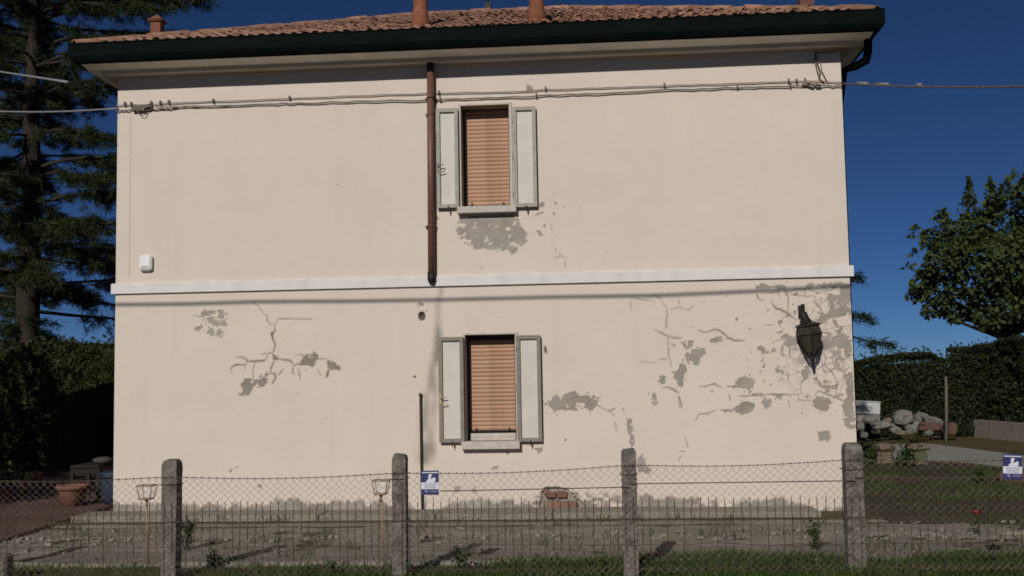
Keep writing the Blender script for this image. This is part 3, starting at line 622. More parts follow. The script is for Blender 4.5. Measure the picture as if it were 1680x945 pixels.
def chimney(px, py, y, r, h, cap=True):
    p = P(px, py, y); zb = min(p.z-.15, roofz(y)-.02); mb = MB()
    top = p.z+h
    mb.lathe([(r*1.32, zb), (r*1.30, p.z+.06), (r*1.06, p.z+.16), (r*1.0, p.z+.32), (r*.98, top-.06), (r*1.15, top-.05), (r*1.15, top), (r*.85, top), (r*.85, top-.2)], (p.x, y, 0), 18)
    c = obj('chimney', mb, m_terra, roof)
    if cap:
        mb = MB(); mb.lathe([(r*1.5, 0), (r*1.5, .03), (r*.6, .22), (.02, .28)], (p.x, y, top+.12), 16)
        for k in range(4):
            a = k*math.pi/2+.4; mb.box((p.x+r*math.cos(a)-.02, y+r*math.sin(a)-.02, top-.05), (p.x+r*math.cos(a)+.02, y+r*math.sin(a)+.02, top+.13))
        obj('chimney_cap', mb, m_terra, c)
    return c
chimney(690, 40, -.12, .115, .95); chimney(881, 33, -.12, .115, .95)
# small pot with a pyramid cap on the left hip, and the stub behind the right hip
p = P(258, 52, 1.2); mb = MB(); mb.box((p.x-.09, 1.11, p.z-.5), (p.x+.09, 1.29, p.z+.16)); c = obj('chimney', mb, m_terra, roof)
mb = MB(); mb.box((p.x-.125, 1.075, p.z+.161), (p.x+.125, 1.325, p.z+.185)); mb.add([(p.x-.14, 1.06, p.z+.185), (p.x+.14, 1.06, p.z+.185), (p.x+.14, 1.34, p.z+.185), (p.x-.14, 1.34, p.z+.185), (p.x, 1.2, p.z+.31)], [(0, 1, 4), (1, 2, 4), (2, 3, 4), (3, 0, 4), (0, 3, 2, 1)]); obj('chimney_cap', mb, m_terra, c)
p = P(1322, 10, 1.5); mb = MB(); mb.box((p.x-.12, 1.38, p.z-.6), (p.x+.12, 1.62, p.z+.35)); mb.box((p.x-.17, 1.33, p.z+.351), (p.x+.17, 1.67, p.z+.41)); obj('chimney', mb, mat('sooty_terracotta', (.12, .055, .035), var=.3), roof)
mb = MB(); p = P(801, 8, 4.3); mb.tube([p-Vector((0,0,.4)), p+Vector((0,0,1.6))], .02, 6); mb.box((p.x-.06, 4.24, p.z-.1), (p.x+.06, 4.36, p.z+.04)); obj('aerial_mast', mb, m_blk, roof)
# bricks bared at the foot of the wall
for bx, by, bw, bh, yy, rz in ((908, 832, 22, 22, .005, .1), (926, 834, 15, 23, .012, -.2), (904, 812, 17, 10, .018, 0), (922, 811, 15, 11, .022, .05), (941, 828, 12, 11, .01, .3), (942, 840, 14, 8, -.02, .2), (922, 845, 26, 5, -.01, 0), (952, 838, 8, 6, .0, -.2), (896, 806, 8, 9, .02, 0)):
    p = P(bx, by, yy); mb = MB(); mb.cbox((p.x, yy+.02, p.z), (bw/105, .10, bh/105*.95), .008, (0, random.uniform(-.05, .05), rz*.4), .006); obj('brick', mb, m_brick, house)
# windows
def shutter(x0, y0, x1, y1, side, handle, name='shutter'):
    a, b, c, d = rect(x0, y0, x1, y1, -.075); f = .058; yF, yB = -.092, -.045
    mb = MB()
    for q in (((a, yF, c), (a+f, yB, d)), ((b-f, yF, c), (b, yB, d)), ((a+f+.001, yF+.001, c), (b-f-.001, yB, c+f)), ((a+f+.001, yF+.001, d-f), (b-f-.001, yB, d))): mb.box(*q)
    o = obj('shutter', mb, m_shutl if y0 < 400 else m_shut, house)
    mb = MB(); yp = yF+.040; mb.box((a+f-.004, yp, c+f-.004), (b-f+.004, yp+.008, d-f+.004)); obj('panel', mb, m_panel, o)
    mb = MB(); xm = (a+b)/2+.01; mb.box((xm-.012, yF-.018, c-.035), (xm+.012, yF+.01, c+.015)); mb.box((xm-.006, yF-.012, c-.07), (xm+.006, yF, c-.034)); obj('catch', mb, m_blk, o)
    xh = b if side < 0 else a; mb = MB()
    for t in (.13, .5, .87): mb.tube([(xh, yB+.008, c+(d-c)*t-.05), (xh, yB+.008, c+(d-c)*t+.05)], .012, 8)
    obj('hinge', mb, m_shut, o)
    if handle:
        zc = c+(d-c)*.42; mb = MB(); mb.box((a+.012, yF-.012, zc-.09), (a+.040, yF-.001, zc+.05)); mb.tube([(a+.026, yF-.01, zc), (a+.03, yF-.045, zc+.005), (a+.12, yF-.05, zc+.012)], .009, 6)
        mb.tube([(a+.05, yF+.0, zc-.1), (a+.06, yF-.02, zc-.11), (a+.14, yF-.025, zc-.085)], .008, 6)
        obj('handle', mb, mat(*(('brass_handle', (.45, .36, .16)) if handle == 2 else ('grey_handle', (.22, .19, .16)))), o)
    return o
def window(op, rbot, sill, label):
    xa, xb, za, zb = op; DR = .27; mb = MB(); t = .03
    mb.box((xa-t, .002, za), (xa, .40, zb)); mb.box((xb, .002, za), (xb+t, .40, zb)); mb.box((xa-t, .002, zb), (xb+t, .40, zb+t)); mb.box((xa-t, .002, za-t), (xb+t, .40, za))
    wn = obj('window', mb, mat('reveal_plaster', (.32, .27, .22), var=.1), house, label)
    mb = MB(); e = .045                              # casing round the opening, proud of the plaster
    mb.box((xa-e, -.022, za-.0), (xa-.002, .014, zb+.002)); mb.box((xb+.002, -.022, za), (xb+e, .014, zb+.002)); mb.box((xa-e, -.024, zb+.003), (xb+e, .014, zb+.032)); obj('casing', mb, m_stone, wn)
    mb = MB(); mb.box((xa, .36, za), (xb, .38, zb)); obj('recess_backing', mb, m_dark, wn)  # backing sheet; the darkness of the recess is put into its colour
    # guide rails
    mb = MB(); mb.box((xa+.001, DR-.03, za+.001), (xa+.028, DR+.05, zb-.001)); mb.box((xb-.028, DR-.03, za+.001), (xb-.001, DR+.05, zb-.001)); obj('guide_rail', mb, m_dark, wn)
    pit = .0645; sm = MB(); pr = []
    for k in range(7):
        u = -1+2*k/6; pr.append((DR-.010*(1-u*u), (u*.5)*(pit-.0035)))
    pr += [(DR+.008, .5*(pit-.0035)), (DR+.008, -.5*(pit-.0035))]
    sm.sweepx(pr, xa+.03, xb-.03); me = mesh_of('slat', sm, m_slat); z = rbot+pit*.5; n = 0
    for q in me.polygons: q.use_smooth = False
    while z+pit*.5 < zb-.01:
        o = link('slat', me, wn, (0, random.uniform(-.002, .002), z)); z += pit; n += 1
    mb = MB(); mb.box((xa+.03, DR+.010, rbot), (xb-.03, DR+.014, zb)); obj('slat_backing', mb, m_dark, wn)  # dark sheet standing in for shade in the slat gaps
    mb = MB(); mb.box((xa+.03, DR-.010, rbot-.02), (xb-.03, DR+.012, rbot-.001))
    for xx in (xa+.13, xb-.13): mb.cbox((xx, DR-.03, rbot+.02), (.022, .04, .045), .005)
    obj('bottom_bar', mb, m_dark, wn)
    a, b, c, d = sill
    mb = MB(); mb.cbox(((a+b)/2, .10-.095, (c+d)/2), (b-a, .27, d-c), .006); obj('sill', mb, m_stone, wn)
    return wn
rb = P(798, 337, .26).z; a, b, _, _ = rect(750, 340, 847, 349, -.1); zt = OP_UP[2]; zl = P(798, 348.5, -.12).z
wu = window(OP_UP, rb, (a, b, zl, zt+.004), 'upper window with a lowered orange roller blind reaching the sill')
rb = P(806, 705.5, .26).z; a, b, _, _ = rect(757, 725, 853, 737, -.1); zt = OP_LO[2]; zl = P(805, 737, -.12).z
wl = window(OP_LO, rb, (a, b, zl, zt+.004), 'lower window with an orange roller blind stopping short of the sill')
mb = MB(); xa, xb, za, zb = OP_LO; mb.box((xa+.035, .20, za+.005), (xb-.03, .24, za+.115)); mb.box((xa+.035, .194, za+.06), (xb-.03, .1995, za+.066)); obj('lower_rail', mb, m_stone, wl)
shutter(716, 178, 752, 341, -1, 1); shutter(842, 175, 880, 339.5, 1, 0); shutter(720, 553, 761, 726, -1, 2); shutter(848, 550, 888, 724.5, 1, 0)
# ------------------------------------------------------------------ things fixed to the facade
p = P(241, 432); mb = MB(); mb.cbox((p.x, -.045, p.z), (.215, .085, .255), .03)
sb = obj('alarm_siren', mb, mat('siren_plastic', (.72, .71, .70), rough=.4, var=.05, bump=0, spec=.4), None, loc=(p.x, 0, p.z))
tag(sb, 'small white alarm siren box on the upper wall near the left corner', 'alarm siren')
mb = MB(); mb.box((p.x-.06, -.092, p.z-.085), (p.x+.06, -.086, p.z-.05)); obj('grille', mb, mat('siren_grey', (.42, .42, .43), bump=0), sb)
# broken wrought-iron wall lantern
LP = P(1325, 534, -.24); lx, ly, lz = LP; Rl = Euler((0, R(-6), 0)).to_matrix()
lamp = thing('wall_lantern', P(1315, 515), 'black iron wall lantern hanging askew on the flaking right end of the wall', 'wall lantern')
mb = MB(); q = P(1314, 512); mb.cbox((q.x, -.018, q.z), (.09, .03, .20), .01); obj('wall_plate', mb, m_blk, lamp)
mb = MB(); mb.tube([(q.x, -.02, q.z+.04), (q.x-.005, -.12, q.z+.05), P(1316, 516, -.2)], .018, 8)
mb.tube([P(1317, 499, -.22), P(1317, 511, -.22), P(1316.5, 513, -.22), P(1320, 522, -.23), P(1325, 530, -.24), P(1326, 536, -.24)], [.030, .032, .062, .066, .055, .06], 8)
obj('bracket', mb, m_blk, lamp)
H6 = 6
def hexr(r, z, off=0): return [Rl @ Vector((r*math.cos(a), r*math.sin(a), z))+Vector((lx, ly, lz)) for a in [math.pi/6+off+k*math.pi/3 for k in range(6)]]
mb = MB(); a0, a1, a2, a3 = hexr(.195, .012), hexr(.20, -.010), hexr(.085, .05), hexr(.05, .10)
mb.add(a1+a0+a2+a3, [(i+k*6, (i+1) % 6+k*6, (i+1) % 6+k*6+6, i+k*6+6) for k in range(3) for i in range(6)]+[(5,4,3,2,1,0), (18,19,20,21,22,23)]); obj('hood', mb, m_blk, lamp)
mb = MB(); t0, t1 = hexr(.165, -.012), hexr(.195, -.14); b1 = hexr(.10, -.40); b2 = hexr(.05, -.47)
for i in range(6): mb.tube([t0[i], t1[i], b1[i], b2[i]], .011, 5)
for ringp in (t1, b1): mb.tube(ringp+[ringp[0]], .009, 5)
mb.tube([t1[0], t1[0]+Vector((.06, -.02, -.05))], [.012, .003], 4)
mb.lathe([(.05, -.48), (.03, -.52), (.02, -.55), (.025, -.58), (.0, -.62)], Vector((lx, ly, lz)), 8, (0, R(-6), 0)); obj('cage', mb, m_blk, lamp)
mb = MB(); mb.lathe([(.018, -.40), (.03, -.36), (.03, -.24), (.045, -.2), (.04, -.13), (.02, -.05)], Vector((lx, ly, lz)), 10, (0, R(-6), 0)); obj('bulb_holder', mb, mat('bulb_grey', (.14, .13, .11), bump=0), lamp)
gm = bpy.data.materials.new('brown_glass'); gm.use_nodes = True; gb = gm.node_tree.nodes['Principled BSDF']; gb.inputs['Base Color'].default_value = (.05, .045, .03, 1); gb.inputs['Roughness'].default_value = .2; gb.inputs['Alpha'].default_value = .8  # even dark brown tone, mostly opaque
for i in range(6):
    j = (i+1) % 6; s = lambda v: Vector((lx, ly, v.z))+(v-Vector((lx, ly, v.z)))*.97
    mb = MB(); mb.add([s(t0[i]), s(t0[j]), s(t1[j]), s(t1[i]), s(b1[j]), s(b1[i])], [(0,1,2,3), (3,2,4,5)]); obj('pane', mb, gm, lamp)
# thin rod standing against the wall
q = P(691.5, 790, -.05); mb = MB(); mb.tube([(P(689.5, 646, -.05)), q, (q.x+.01, -.06, .02)], .016, 7); mb.lathe([(.022, -.02), (.022, .02)], P(689.5, 647, -.05), 8)
tag(obj('metal_rod', mb, mat('rusty_dark', (.045, .028, .018), var=.4, scale=12), None, loc=(q.x, -.05, 0)), 'thin dark rusty rod standing against the wall left of the lower window', 'rod')
# cables run along the wall
m_cab = mat('cable_grey', (.20, .17, .145), rough=.6, var=.25, scale=5, bump=0)
m_cabd = mat('cable_dark', (.115, .092, .075), rough=.6, var=.25, scale=5, bump=0)
def wob(pts, Y=-.03, n=6, a=.006, seed=1):
    r = random.Random(seed); out = []
    for (x0, y0), (x1, y1) in zip(pts[:-1], pts[1:]):
        for i in range(n):
            t = i/n; v = P(x0+(x1-x0)*t, y0+(y1-y0)*t, Y); out.append(v+Vector((0, r.uniform(-a, a)*.5, r.uniform(-a, a))))
    return out+[P(*pts[-1], Y)]
UPC = [(190,173.5),(215,172),(240,172),(262,170),(300,168.5),(420,164),(560,158),(700,153.5),(720,153),(860,150),(895,147),(1000,143.5),(1110,140),(1240,136),(1320,133),(1381,135)]
LOC = [(190,182),(215,180.5),(240,180),(275,179),(300,175.5),(420,171.5),(500,169),(600,166.5),(700,164.5),(730,163.5),(800,160),(880,158),(960,154),(1080,148.5),(1180,144.5),(1260,142.5),(1330,141),(1381,141.5)]
cb = thing('wall_cable', P(780, 158), 'pair of grey service cables clipped along the upper wall under the eaves', 'cable')
obj('upper_cable', MB().tube(wob(UPC, -.03, 6, .006, 1), .0085, 5), m_cab, cb); obj('lower_cable', MB().tube(wob(LOC, -.035, 7, .011, 2), .0112, 5), m_cabd, cb)
mb = MB(); mb.tube(wob([(255,176),(280,175),(320,174.5),(380,173)], -.04, 5, .006, 3), .010, 5); obj('loose_end', mb, m_cab, cb)
CL = [(205,172),(215,172),(248,170.5),(263,170),(277,169),(350,167),(475,162),(720,153),(895,147),(1090,141),(1294,134),(1307,134),(1321,133)]
for x, y in CL:
    q = P(x, y-1, -.03); mb = MB(); mb.box((q.x-.012, -.055, q.z-.025), (q.x+.012, .012, q.z+.035)); obj('cable_clip', mb, m_cabd, cb)
for x, y in ((722, 164), (1297, 142), (1340, 141), (880, 158), (1210, 144)):
    q = P(x, y, -.035); mb = MB(); mb.box((q.x-.010, -.058, q.z-.02), (q.x+.010, .012, q.z+.05)); obj('cable_clip', mb, m_cabd, cb)
mb = MB(); q = P(233, 176, -.05)
for k in range(9): mb.rbox((q.x+random.uniform(-.11, .13), -.05+random.uniform(-.02, .02), q.z+random.uniform(-.045, .045)), (random.uniform(.07, .16), .05, random.uniform(.03, .06)), (0, random.uniform(-.4, .4), 0))
mb.tube([P(226, 182, -.05), P(230, 189, -.06), P(236, 189.5, -.06), P(241, 182, -.05)], .007, 5); obj('junction', mb, m_cabd, cb)
for i, pts in enumerate(([(1338, 84), (1337, 100), (1341, 116), (1345, 130), (1352, 135)], [(1339, 85), (1340, 101), (1346, 118), (1344, 131)], [(1346, 100), (1348, 116), (1354, 128), (1358, 135)], [(1379, 82), (1360, 86), (1338, 86)])):
    mb = MB(); mb.tube(wob(pts, -.035, 4, .006, 40+i), .011 if i != 2 else .007, 5); obj('drop_wire', mb, m_cabd, cb)
mb = MB(); q = P(1330, 139, -.045)
for k in range(6): mb.rbox((q.x+random.uniform(-.1, .12), -.045, q.z+random.uniform(-.03, .03)), (random.uniform(.06, .13), .045, .032), (0, random.uniform(-.4, .4), 0))
obj('junction', mb, m_cab, cb)
# aerial cables beyond the house
m_cabw = mat('cable_pale', (.20, .20, .21), rough=.5, var=.1, bump=0)
mb = MB(); a, b = P(1381, 137, -.03), P(1680, 141, -3.2); b = b+(b-a)*2.2
pts = [a+(b-a)*(i/30)+Vector((0,0,-.5*math.sin(math.pi*i/30))) for i in range(31)]
d0 = (P(1530, 139, -1.6)-pts[5]); t = thing('aerial_cable', a, 'dark aerial cable leaving the right corner of the house under the eave', 'cable')
a2 = P(1700, 141.5, -3.2); pts = [a.lerp(a2, i/12)+Vector((0,0,-.03*math.sin(math.pi*i/12))) for i in range(13)]; pts += [a2+(a2-a)*(k*.5)+Vector((0,0,.02*k*k)) for k in range(1, 6)]
obj('cable', MB().tube(pts, .013, 6), m_cabd, t)
mb = MB(); mb.tube([P(1405, 136.5, -.28), P(1424, 137, -.48)], .024, 7); mb.tube([P(1436, 138.0, -.6), P(1458, 138, -.85)], .02, 7); mb.tube([P(1503, 139, -1.35), P(1512, 139, -1.42)], .024, 7); obj('tension_clamp', mb, m_cabw, t)
a = P(193, 178, -.03); b = P(0, 183, 2.2); t = thing('aerial_cable', a, 'lower pale aerial cable running left from the wall to the frame edge', 'cable')
obj('cable', MB().tube([a.lerp(b, i/10)+Vector((0,0,-.03*math.sin(math.pi*i/10))) for i in range(11)]+[b+(b-a)*k for k in (.6, 1.3, 2.2)], .017, 6), m_cabw, t)
a = P(112, 135, 1.6); b = P(-30, 113, 4.0); t = thing('aerial_cable', a, 'upper pale aerial cable ending in a strain clamp before the pine trunk', 'cable')
obj('cable', MB().tube([a, a.lerp(b, .18), b, b+(b-a)*1.5, b+(b-a)*3], [.028, .024, .016, .016, .016], 6), m_cabw, t)
obj('stay_wire', MB().tube([P(111, 135, 1.6), P(150, 150, .9), P(189, 171, .3)], .008, 5), m_blk, t)
# the cable over the lane that draws the thin shadow under the string course
def back(px, py, t): return P(px, py)-SUNV*t
mb = MB(); pts = []
for px, py in ((187,499),(300,499),(420,496),(560,493.5),(720,492),(900,488.5),(1080,484),(1240,478),(1397,470)): pts.append(back(px, py, 6.6))
d0 = (pts[0]-pts[1]).normalized(); d1 = (pts[-1]-pts[-2]).normalized()
pts = [pts[0]+d0*12+Vector((0,0,.5)), pts[0]+d0*5+Vector((0,0,.1))]+pts+[pts[-1]+d1*6+Vector((0,0,.1)), pts[-1]+d1*13+Vector((0,0,.5))]
for i, q in enumerate(pts): q.z += .01*math.sin(i*2.1)
tag(obj('lane_cable', mb.tube(pts, .025, 6), m_cabd, None, loc=pts[5]), 'black overhead cable crossing above the lane in front of the house', 'cable')

# ------------------------------------------------------------------ fence
m_post = mat('post_concrete', (.07, .062, .05), var=.3, scale=11, bump=.9, bscale=30, col2=(.215, .195, .168))
m_wire = mat('fence_wire', (.15, .125, .10), rough=.6, var=.3, scale=4, bump=0, metal=.0)
m_wire2 = mat('rusty_wire', (.075, .052, .04), rough=.8, var=.4, scale=4, bump=0)
FY = -5.62                                               # the plane of the netting
fence = thing('chain_link_fence', (7.7, FY, 0), 'low rusty chain link fence on rough concrete posts in front of the house', 'fence')
posts = [(-98, 762, 28), (277.5, 755, 28), (653.5, 745, 25), (1030.5, 737, 26), (1399, 728, 30), (1772, 720, 30)]
px_ = []
for cx, ty, wd in posts:
    q = P(cx, ty, FY+.04); wm = wd*abs(q.y-CAM.y)/F_PX*.93; px_.append(q.x); top = q.z; mb = MB(); hw = wm/2; y0, y1 = FY+.03, FY+.03+wm
    nz = 14; vs = []; ring = []
    lv = [(-.3, 1)]+[(top*(i/nz), 1) for i in range(1, nz)]+[(top-.05, .99), (top-.015, .86), (top+.0, .66)]
    for z, s in lv:
        for sx, sy in ((-1,-1),(-.9,-1.04),(.9,-1.04),(1,-1),(1,1),(-1,1)):
            vs.append((q.x+sx*hw*s*random.uniform(.96, 1.03)+.004*z, (y0+y1)/2+sy*hw*s*random.uniform(.97, 1.02), z+random.uniform(-.008, .008)))
    k = 6; fs = [(i*k+j, i*k+(j+1) % k, (i+1)*k+(j+1) % k, (i+1)*k+j) for i in range(len(lv)-1) for j in range(k)]+[tuple((len(lv)-1)*k+j for j in range(k))]
    mb.add(vs, fs); po = obj('fence_post', mb, m_post, fence)
    zt = top-.26; e = hw+.012; c0 = (y0+y1)/2
    for zz in (zt, .62): mb = MB(); mb.tube([(q.x-e, c0-e, zz), (q.x+e, c0-e, zz+.004), (q.x+e, c0+e, zz), (q.x-e, c0+e, zz), (q.x-e, c0-e, zz)], .0045, 5); obj('tie_wire', mb, m_wire2, po)
tops = [(-98, 786), (277, 782.5), (653, 776), (1030, 763), (1399, 753.5), (1772, 748)]
tz = [P(x, y, FY).z for x, y in tops]
def topz(x): return float(np.interp(x, px_, tz))-.012*0
DW = .0835; Hd = .072
for bi in range(5):
    xa, xb = px_[bi], px_[bi+1]; n = int(round((xb-xa)/DW)); dw = (xb-xa)/n; mb = MB(); sag = lambda x: .035*math.sin(math.pi*(x-xa)/(xb-xa))
    for i in range(n):
        for sgn in (1, -1):                              # every wire zigzags down the full height
            pts = []; x = xa+(i+.5)*dw; z = topz(x)-sag(x); k = 0
            while z > .03:
                pts.append(Vector((x+sgn*(dw/2)*(1 if k % 2 else -1)*1.0+random.gauss(0, .004), FY+sgn*.004+random.gauss(0, .004), z+random.gauss(0, .004)))); z -= Hd; k += 1
            mb.tube(pts, .0024, 3, caps=False, smooth=False)
    stuff(obj('wire_mesh', mb, m_wire, fence, fix=False))
    mb = MB()
    pts = [(xa+(xb-xa)*t/10, FY, topz(xa+(xb-xa)*t/10)-sag(xa+(xb-xa)*t/10)) for t in range(11)]; mb.tube(pts, .0032, 5)
    for i in range(n): x = xa+(i+.5)*dw; mb.rbox((x, FY, topz(x)-sag(x)), (.018, .014, .014), (0, .5, 0))
    obj('tension_wire', mb, m_wire2, fence)
    if bi >= 2:
        off = [0, 0, .215, .205, .2][bi]; xs0 = xa if bi > 2 else P(722, 790, FY).x
        mb = MB(); mb.tube([(xs0+(xb-xs0)*t/10, FY+.012, topz(xs0+(xb-xs0)*t/10)-off+.012*(5-t)/5) for t in range(11)], .0058, 5); obj('tension_wire', mb, m_wire2, fence)
    # low welded mesh tied to the foot of the netting
    mb = MB(); x = xa+.04; k = 0; zt = .83
    while x < xb:
        lo = random.choice((.60, .58, .06, .30, .05)) if k % 2 else random.choice((.04, .06, .28)); hi = zt+random.uniform(-.02, .015)
        mb.tube([(x+random.gauss(0, .004), FY+.02, hi), (x+random.gauss(0, .004), FY+.02, (hi+lo)/2), (x+random.gauss(0, .004), FY+.02, lo)], .0043, 4, smooth=False); x += dw; k += 1
    for zz in (.615, .36, .12): mb.tube([(xa+(xb-xa)*t/8, FY+.024, zz+random.gauss(0, .006)) for t in range(9)], .0032 if zz != .615 else .0042, 4, smooth=False)
    stuff(obj('welded_mesh', mb, m_wire2, fence, fix=False))
q = P(3, 910, FY+.02); mb = MB(); mb.cbox((q.x-.03, FY+.1, q.z/2-.1), (.16, .16, q.z+.2), .025, jit=.01); tag(obj('concrete_stub', mb, m_post, None, loc=(q.x, FY+.1, 0)), 'short dark concrete stub at the bottom left corner before the fence', 'post stub')
# blue camera-warning signs tied to the netting
m_sb = mat('sign_blue', (.030, .036, .12), rough=.4, var=.15, bump=0, spec=.4); m_sw = mat('sign_white', (.62, .62, .68), rough=.45, var=.06, bump=0)
m_sg = mat('sign_grey', (.22, .22, .30), rough=.5, var=.1, bump=0)
def sign(cx, cy, label, tilt):
    q = P(cx, cy, FY-.02); w2, h2 = .092, .125; t = thing('warning_sign', q, label, 'sign', 'blue warning signs on the fence')
    mb = MB(); mb.cbox((q.x, q.y, q.z), (2*w2, .006, 2*h2), .002); pl = obj('plate', mb, m_sb, t); f = q.y-.0045
    def pr(name, poly, m, off=0): mb = MB(); mb.prism([(q.x+u*w2, q.z+v*h2) for u, v in poly], f-off-.001, f-off+.0015); obj(name, mb, m, pl)
    bx = lambda a, b, c, d: [(a, b), (c, b), (c, d), (a, d)]
    pr('border', bx(-.9, .80, .92, .88), m_sw)
    pr('guard_figure', [(-.44, .04), (-.36, .22), (-.14, .33), (-.12, .40), (-.24, .46), (-.22, .52), (-.12, .54), (-.16, .66), (-.02, .72), (.2, .70), (.24, .66), (.14, .54), (.14, .44), (.10, .36), (.22, .30), (.34, .42), (.62, .44), (.64, .14), (.52, .10), (.5, .04)], m_sw)
    pr('text_panel', bx(-1, -.52, 1, .03), m_sw)
    for v, (a, b) in zip((-.10, -.26, -.40), ((-.7, .8), (-.72, .75), (-.6, .7))): pr('text_line', bx(a, v-.035, b, v+.03), m_sg, .0008)
    pr('handset_mark', [(-.62, -.62), (-.5, -.56), (-.3, -.62), (-.25, -.78), (-.36, -.86), (-.42, -.74), (-.58, -.70)], m_sg); pr('number_line', bx(0, -.74, .85, -.66), m_sg)
    mb = MB()
    for u in (-.85, .85): mb.tube([(q.x+u*w2, f-.002, q.z+.93*h2), (q.x+u*w2, q.y+.024, q.z+1.0*h2)], .003, 4)
    obj('tie', mb, m_blk, t)
    for o in [t]: o.rotation_euler = (0, tilt, 0)
sign(705.5, 792, 'blue camera warning sign on the fence right of the second concrete post', R(.5))
sign(1661, 766, 'blue camera warning sign on the fence at the right edge of the photo', R(2.5))
# two little stake lanterns behind the fence
m_rl = mat('lantern_metal', (.30, .20, .12), rough=.5, var=.3, bump=0)
def stake(cx, ty, by, label, tilt):
    q = P(cx, ty, -4.3); w2 = .092; t = thing('garden_lantern', (q.x, -4.3, 0), label, 'garden lantern', 'stake lanterns behind the fence'); c = Vector((q.x, -4.3, q.z))
    def ring(w, z): return [c+Vector((sx*w, sy*w, z)) for sx, sy in ((-1,-1),(1,-1),(1,1),(-1,1))]
    mb = MB(); a, b = ring(w2, 0), ring(w2*.68, -.155)
    mb.tube(a+[a[0]], .008, 5); mb.tube(b+[b[0]], .008, 5)
    for u, v in zip(a, b): mb.tube([u, v], .0065, 5)
    mb.box((c.x-w2*.6, c.y-w2*.6, c.z-.165), (c.x+w2*.6, c.y+w2*.6, c.z-.155)); obj('cage', mb, m_rl, t)
    mb = MB(); mb.add([*ring(w2*.93, -.004), *ring(w2*.64, -.15)], [(0,1,5,4),(1,2,6,5),(2,3,7,6),(3,0,4,7)])
    gl = bpy.data.materials.get('clear_pane')
    if not gl:
        gl = bpy.data.materials.new('clear_pane'); gl.use_nodes = True; g_ = gl.node_tree.nodes['Principled BSDF']; g_.inputs['Base Color'].default_value = (.7, .7, .68, 1); g_.inputs['Alpha'].default_value = .18; g_.inputs['Roughness'].default_value = .1
    obj('pane', mb, gl, t)
    mb = MB(); mb.tube([c+Vector((0,0,-.165)), c+Vector((0,0,-.25))], [.022, .012], 8); mb.tube([c+Vector((0,0,-.2)), (c.x+tilt, -4.3, -.02)], .009, 6); obj('stake', mb, m_rl, t)
stake(241, 796.5, 920, 'rusty stake lantern left of the first fence post', .02); stake(625, 788, 900, 'rusty stake lantern left of the second fence post, above the yard', .03)
# ------------------------------------------------------------------ clutter left of the house
def pot(px, pyb, rpx, hpx, label, plant=None):
    g = G(px, pyb, .055); d = (g-CAM).dot(fwd); r = rpx*d/F_PX; h = hpx*d/F_PX; mb = MB()
    mb.lathe([(r*.70, 0), (r*.93, h*.80), (r*.94, h*.81), (r*1.06, h*.81), (r*1.07, h), (r*.93, h), (r*.90, h*.85)], (g.x, g.y, .055), 20); t = obj('flower_pot', mb, mat('pot_terracotta', (.185, .082, .054), var=.25, scale=7, objvar=.15), None, loc=(g.x, g.y, .055)); tag(t, label, 'flower pot', 'terracotta pots on the terrace')
    mb = MB(); mb.lathe([(r*.9, h*.9), (r*.5, h*.93)], (g.x, g.y, .055), 12); obj('soil', mb, mat('soil', (.03, .022, .016), var=.3), t)
    if plant:
        n, hh = plant; C = np.stack([RNG.normal(g.x, r*.55, n), RNG.normal(g.y, r*.55, n), .055+h+abs(RNG.normal(0, hh, n))], 1); V, Fq, rn = leaf_quads(C, .09)
        V[:, :] -= np.array([g.x, g.y, .055]); link('leaves', np_mesh('leaves', V, Fq, m_pl, rn), t)
    return t
m_pl = leafmat('plant_leaf', (.012, .03, .008), (.05, .085, .02))
pot(119, 830, 24.5, 34, 'wide terracotta pot in front of the table, largest of the pots'); pot(38, 810, 9, 24, 'slim terracotta pot left of the wide one, with a wilted plant', (70, .15))
pot(60, 800, 9, 24, 'terracotta pot at the back by the hedge foot'); pot(4, 818, 16, 20, 'terracotta pot with a pale rim cut by the left edge', (160, .22))
g = G(140, 824, .055); d = (g-CAM).dot(fwd); s = d/F_PX
tb_ = thing('garden_table', (g.x, g.y, .055), 'dark wooden garden table behind the wide terracotta pot', 'table'); m_wd = mat('dark_wood', (.017, .014, .011), var=.35, scale=5, warp=(1, 1, 6))
hh = 58*s; ww = 22*s
mb = MB(); mb.cbox((g.x, g.y+.3, .055+hh), (2*ww+.06, .7, .045), .008); obj('table_top', mb, m_wd, tb_)
for sx in (-1, 1):
    for yy in (0, .6):
        mb = MB(); mb.box((g.x+sx*ww-.03, g.y+yy-.03, .055), (g.x+sx*ww+.03, g.y+yy+.03, .055+hh-.023)); obj('leg', mb, m_wd, tb_)
mb = MB(); mb.box((g.x-ww+.03, g.y-.02, .055+hh-.12), (g.x+ww-.03, g.y+.0, .055+hh-.024)); obj('apron', mb, m_wd, tb_)
mb = MB(); mb.lathe([(.10, 0), (.17, .05), (.16, .09), (.08, .12)], (g.x+.16, g.y+.3, .055+hh+.023), 14, wob=.03); tag(obj('bowl', mb, mat('stone_bowl', (.06, .057, .048), var=.2), None, loc=(g.x+.16, g.y+.3, .055+hh+.023)), 'shallow grey stone bowl lying on the dark garden table', 'bowl')
g = G(178, 829, .055); mb = MB(); mb.lathe([(.14, 0), (.20, .30), (.205, .46), (.235, .47), (.235, .50), (.19, .50), (.18, .36)], (g.x-.02, g.y+.2, .055), 18)
bn = tag(obj('plastic_bin', mb, mat('bin_blue', (.022, .036, .062), rough=.5, var=.2, bump=0, spec=.4), None, loc=(g.x-.02, g.y+.2, .055)), 'blue plastic bin standing at the left corner of the house', 'bin')
mb = MB(); mb.lathe([(.245, .505), (.24, .53), (.10, .56)], (g.x-.02, g.y+.2, .055), 18); obj('lid', mb, mat('bin_blue', (.045, .075, .14)), bn)
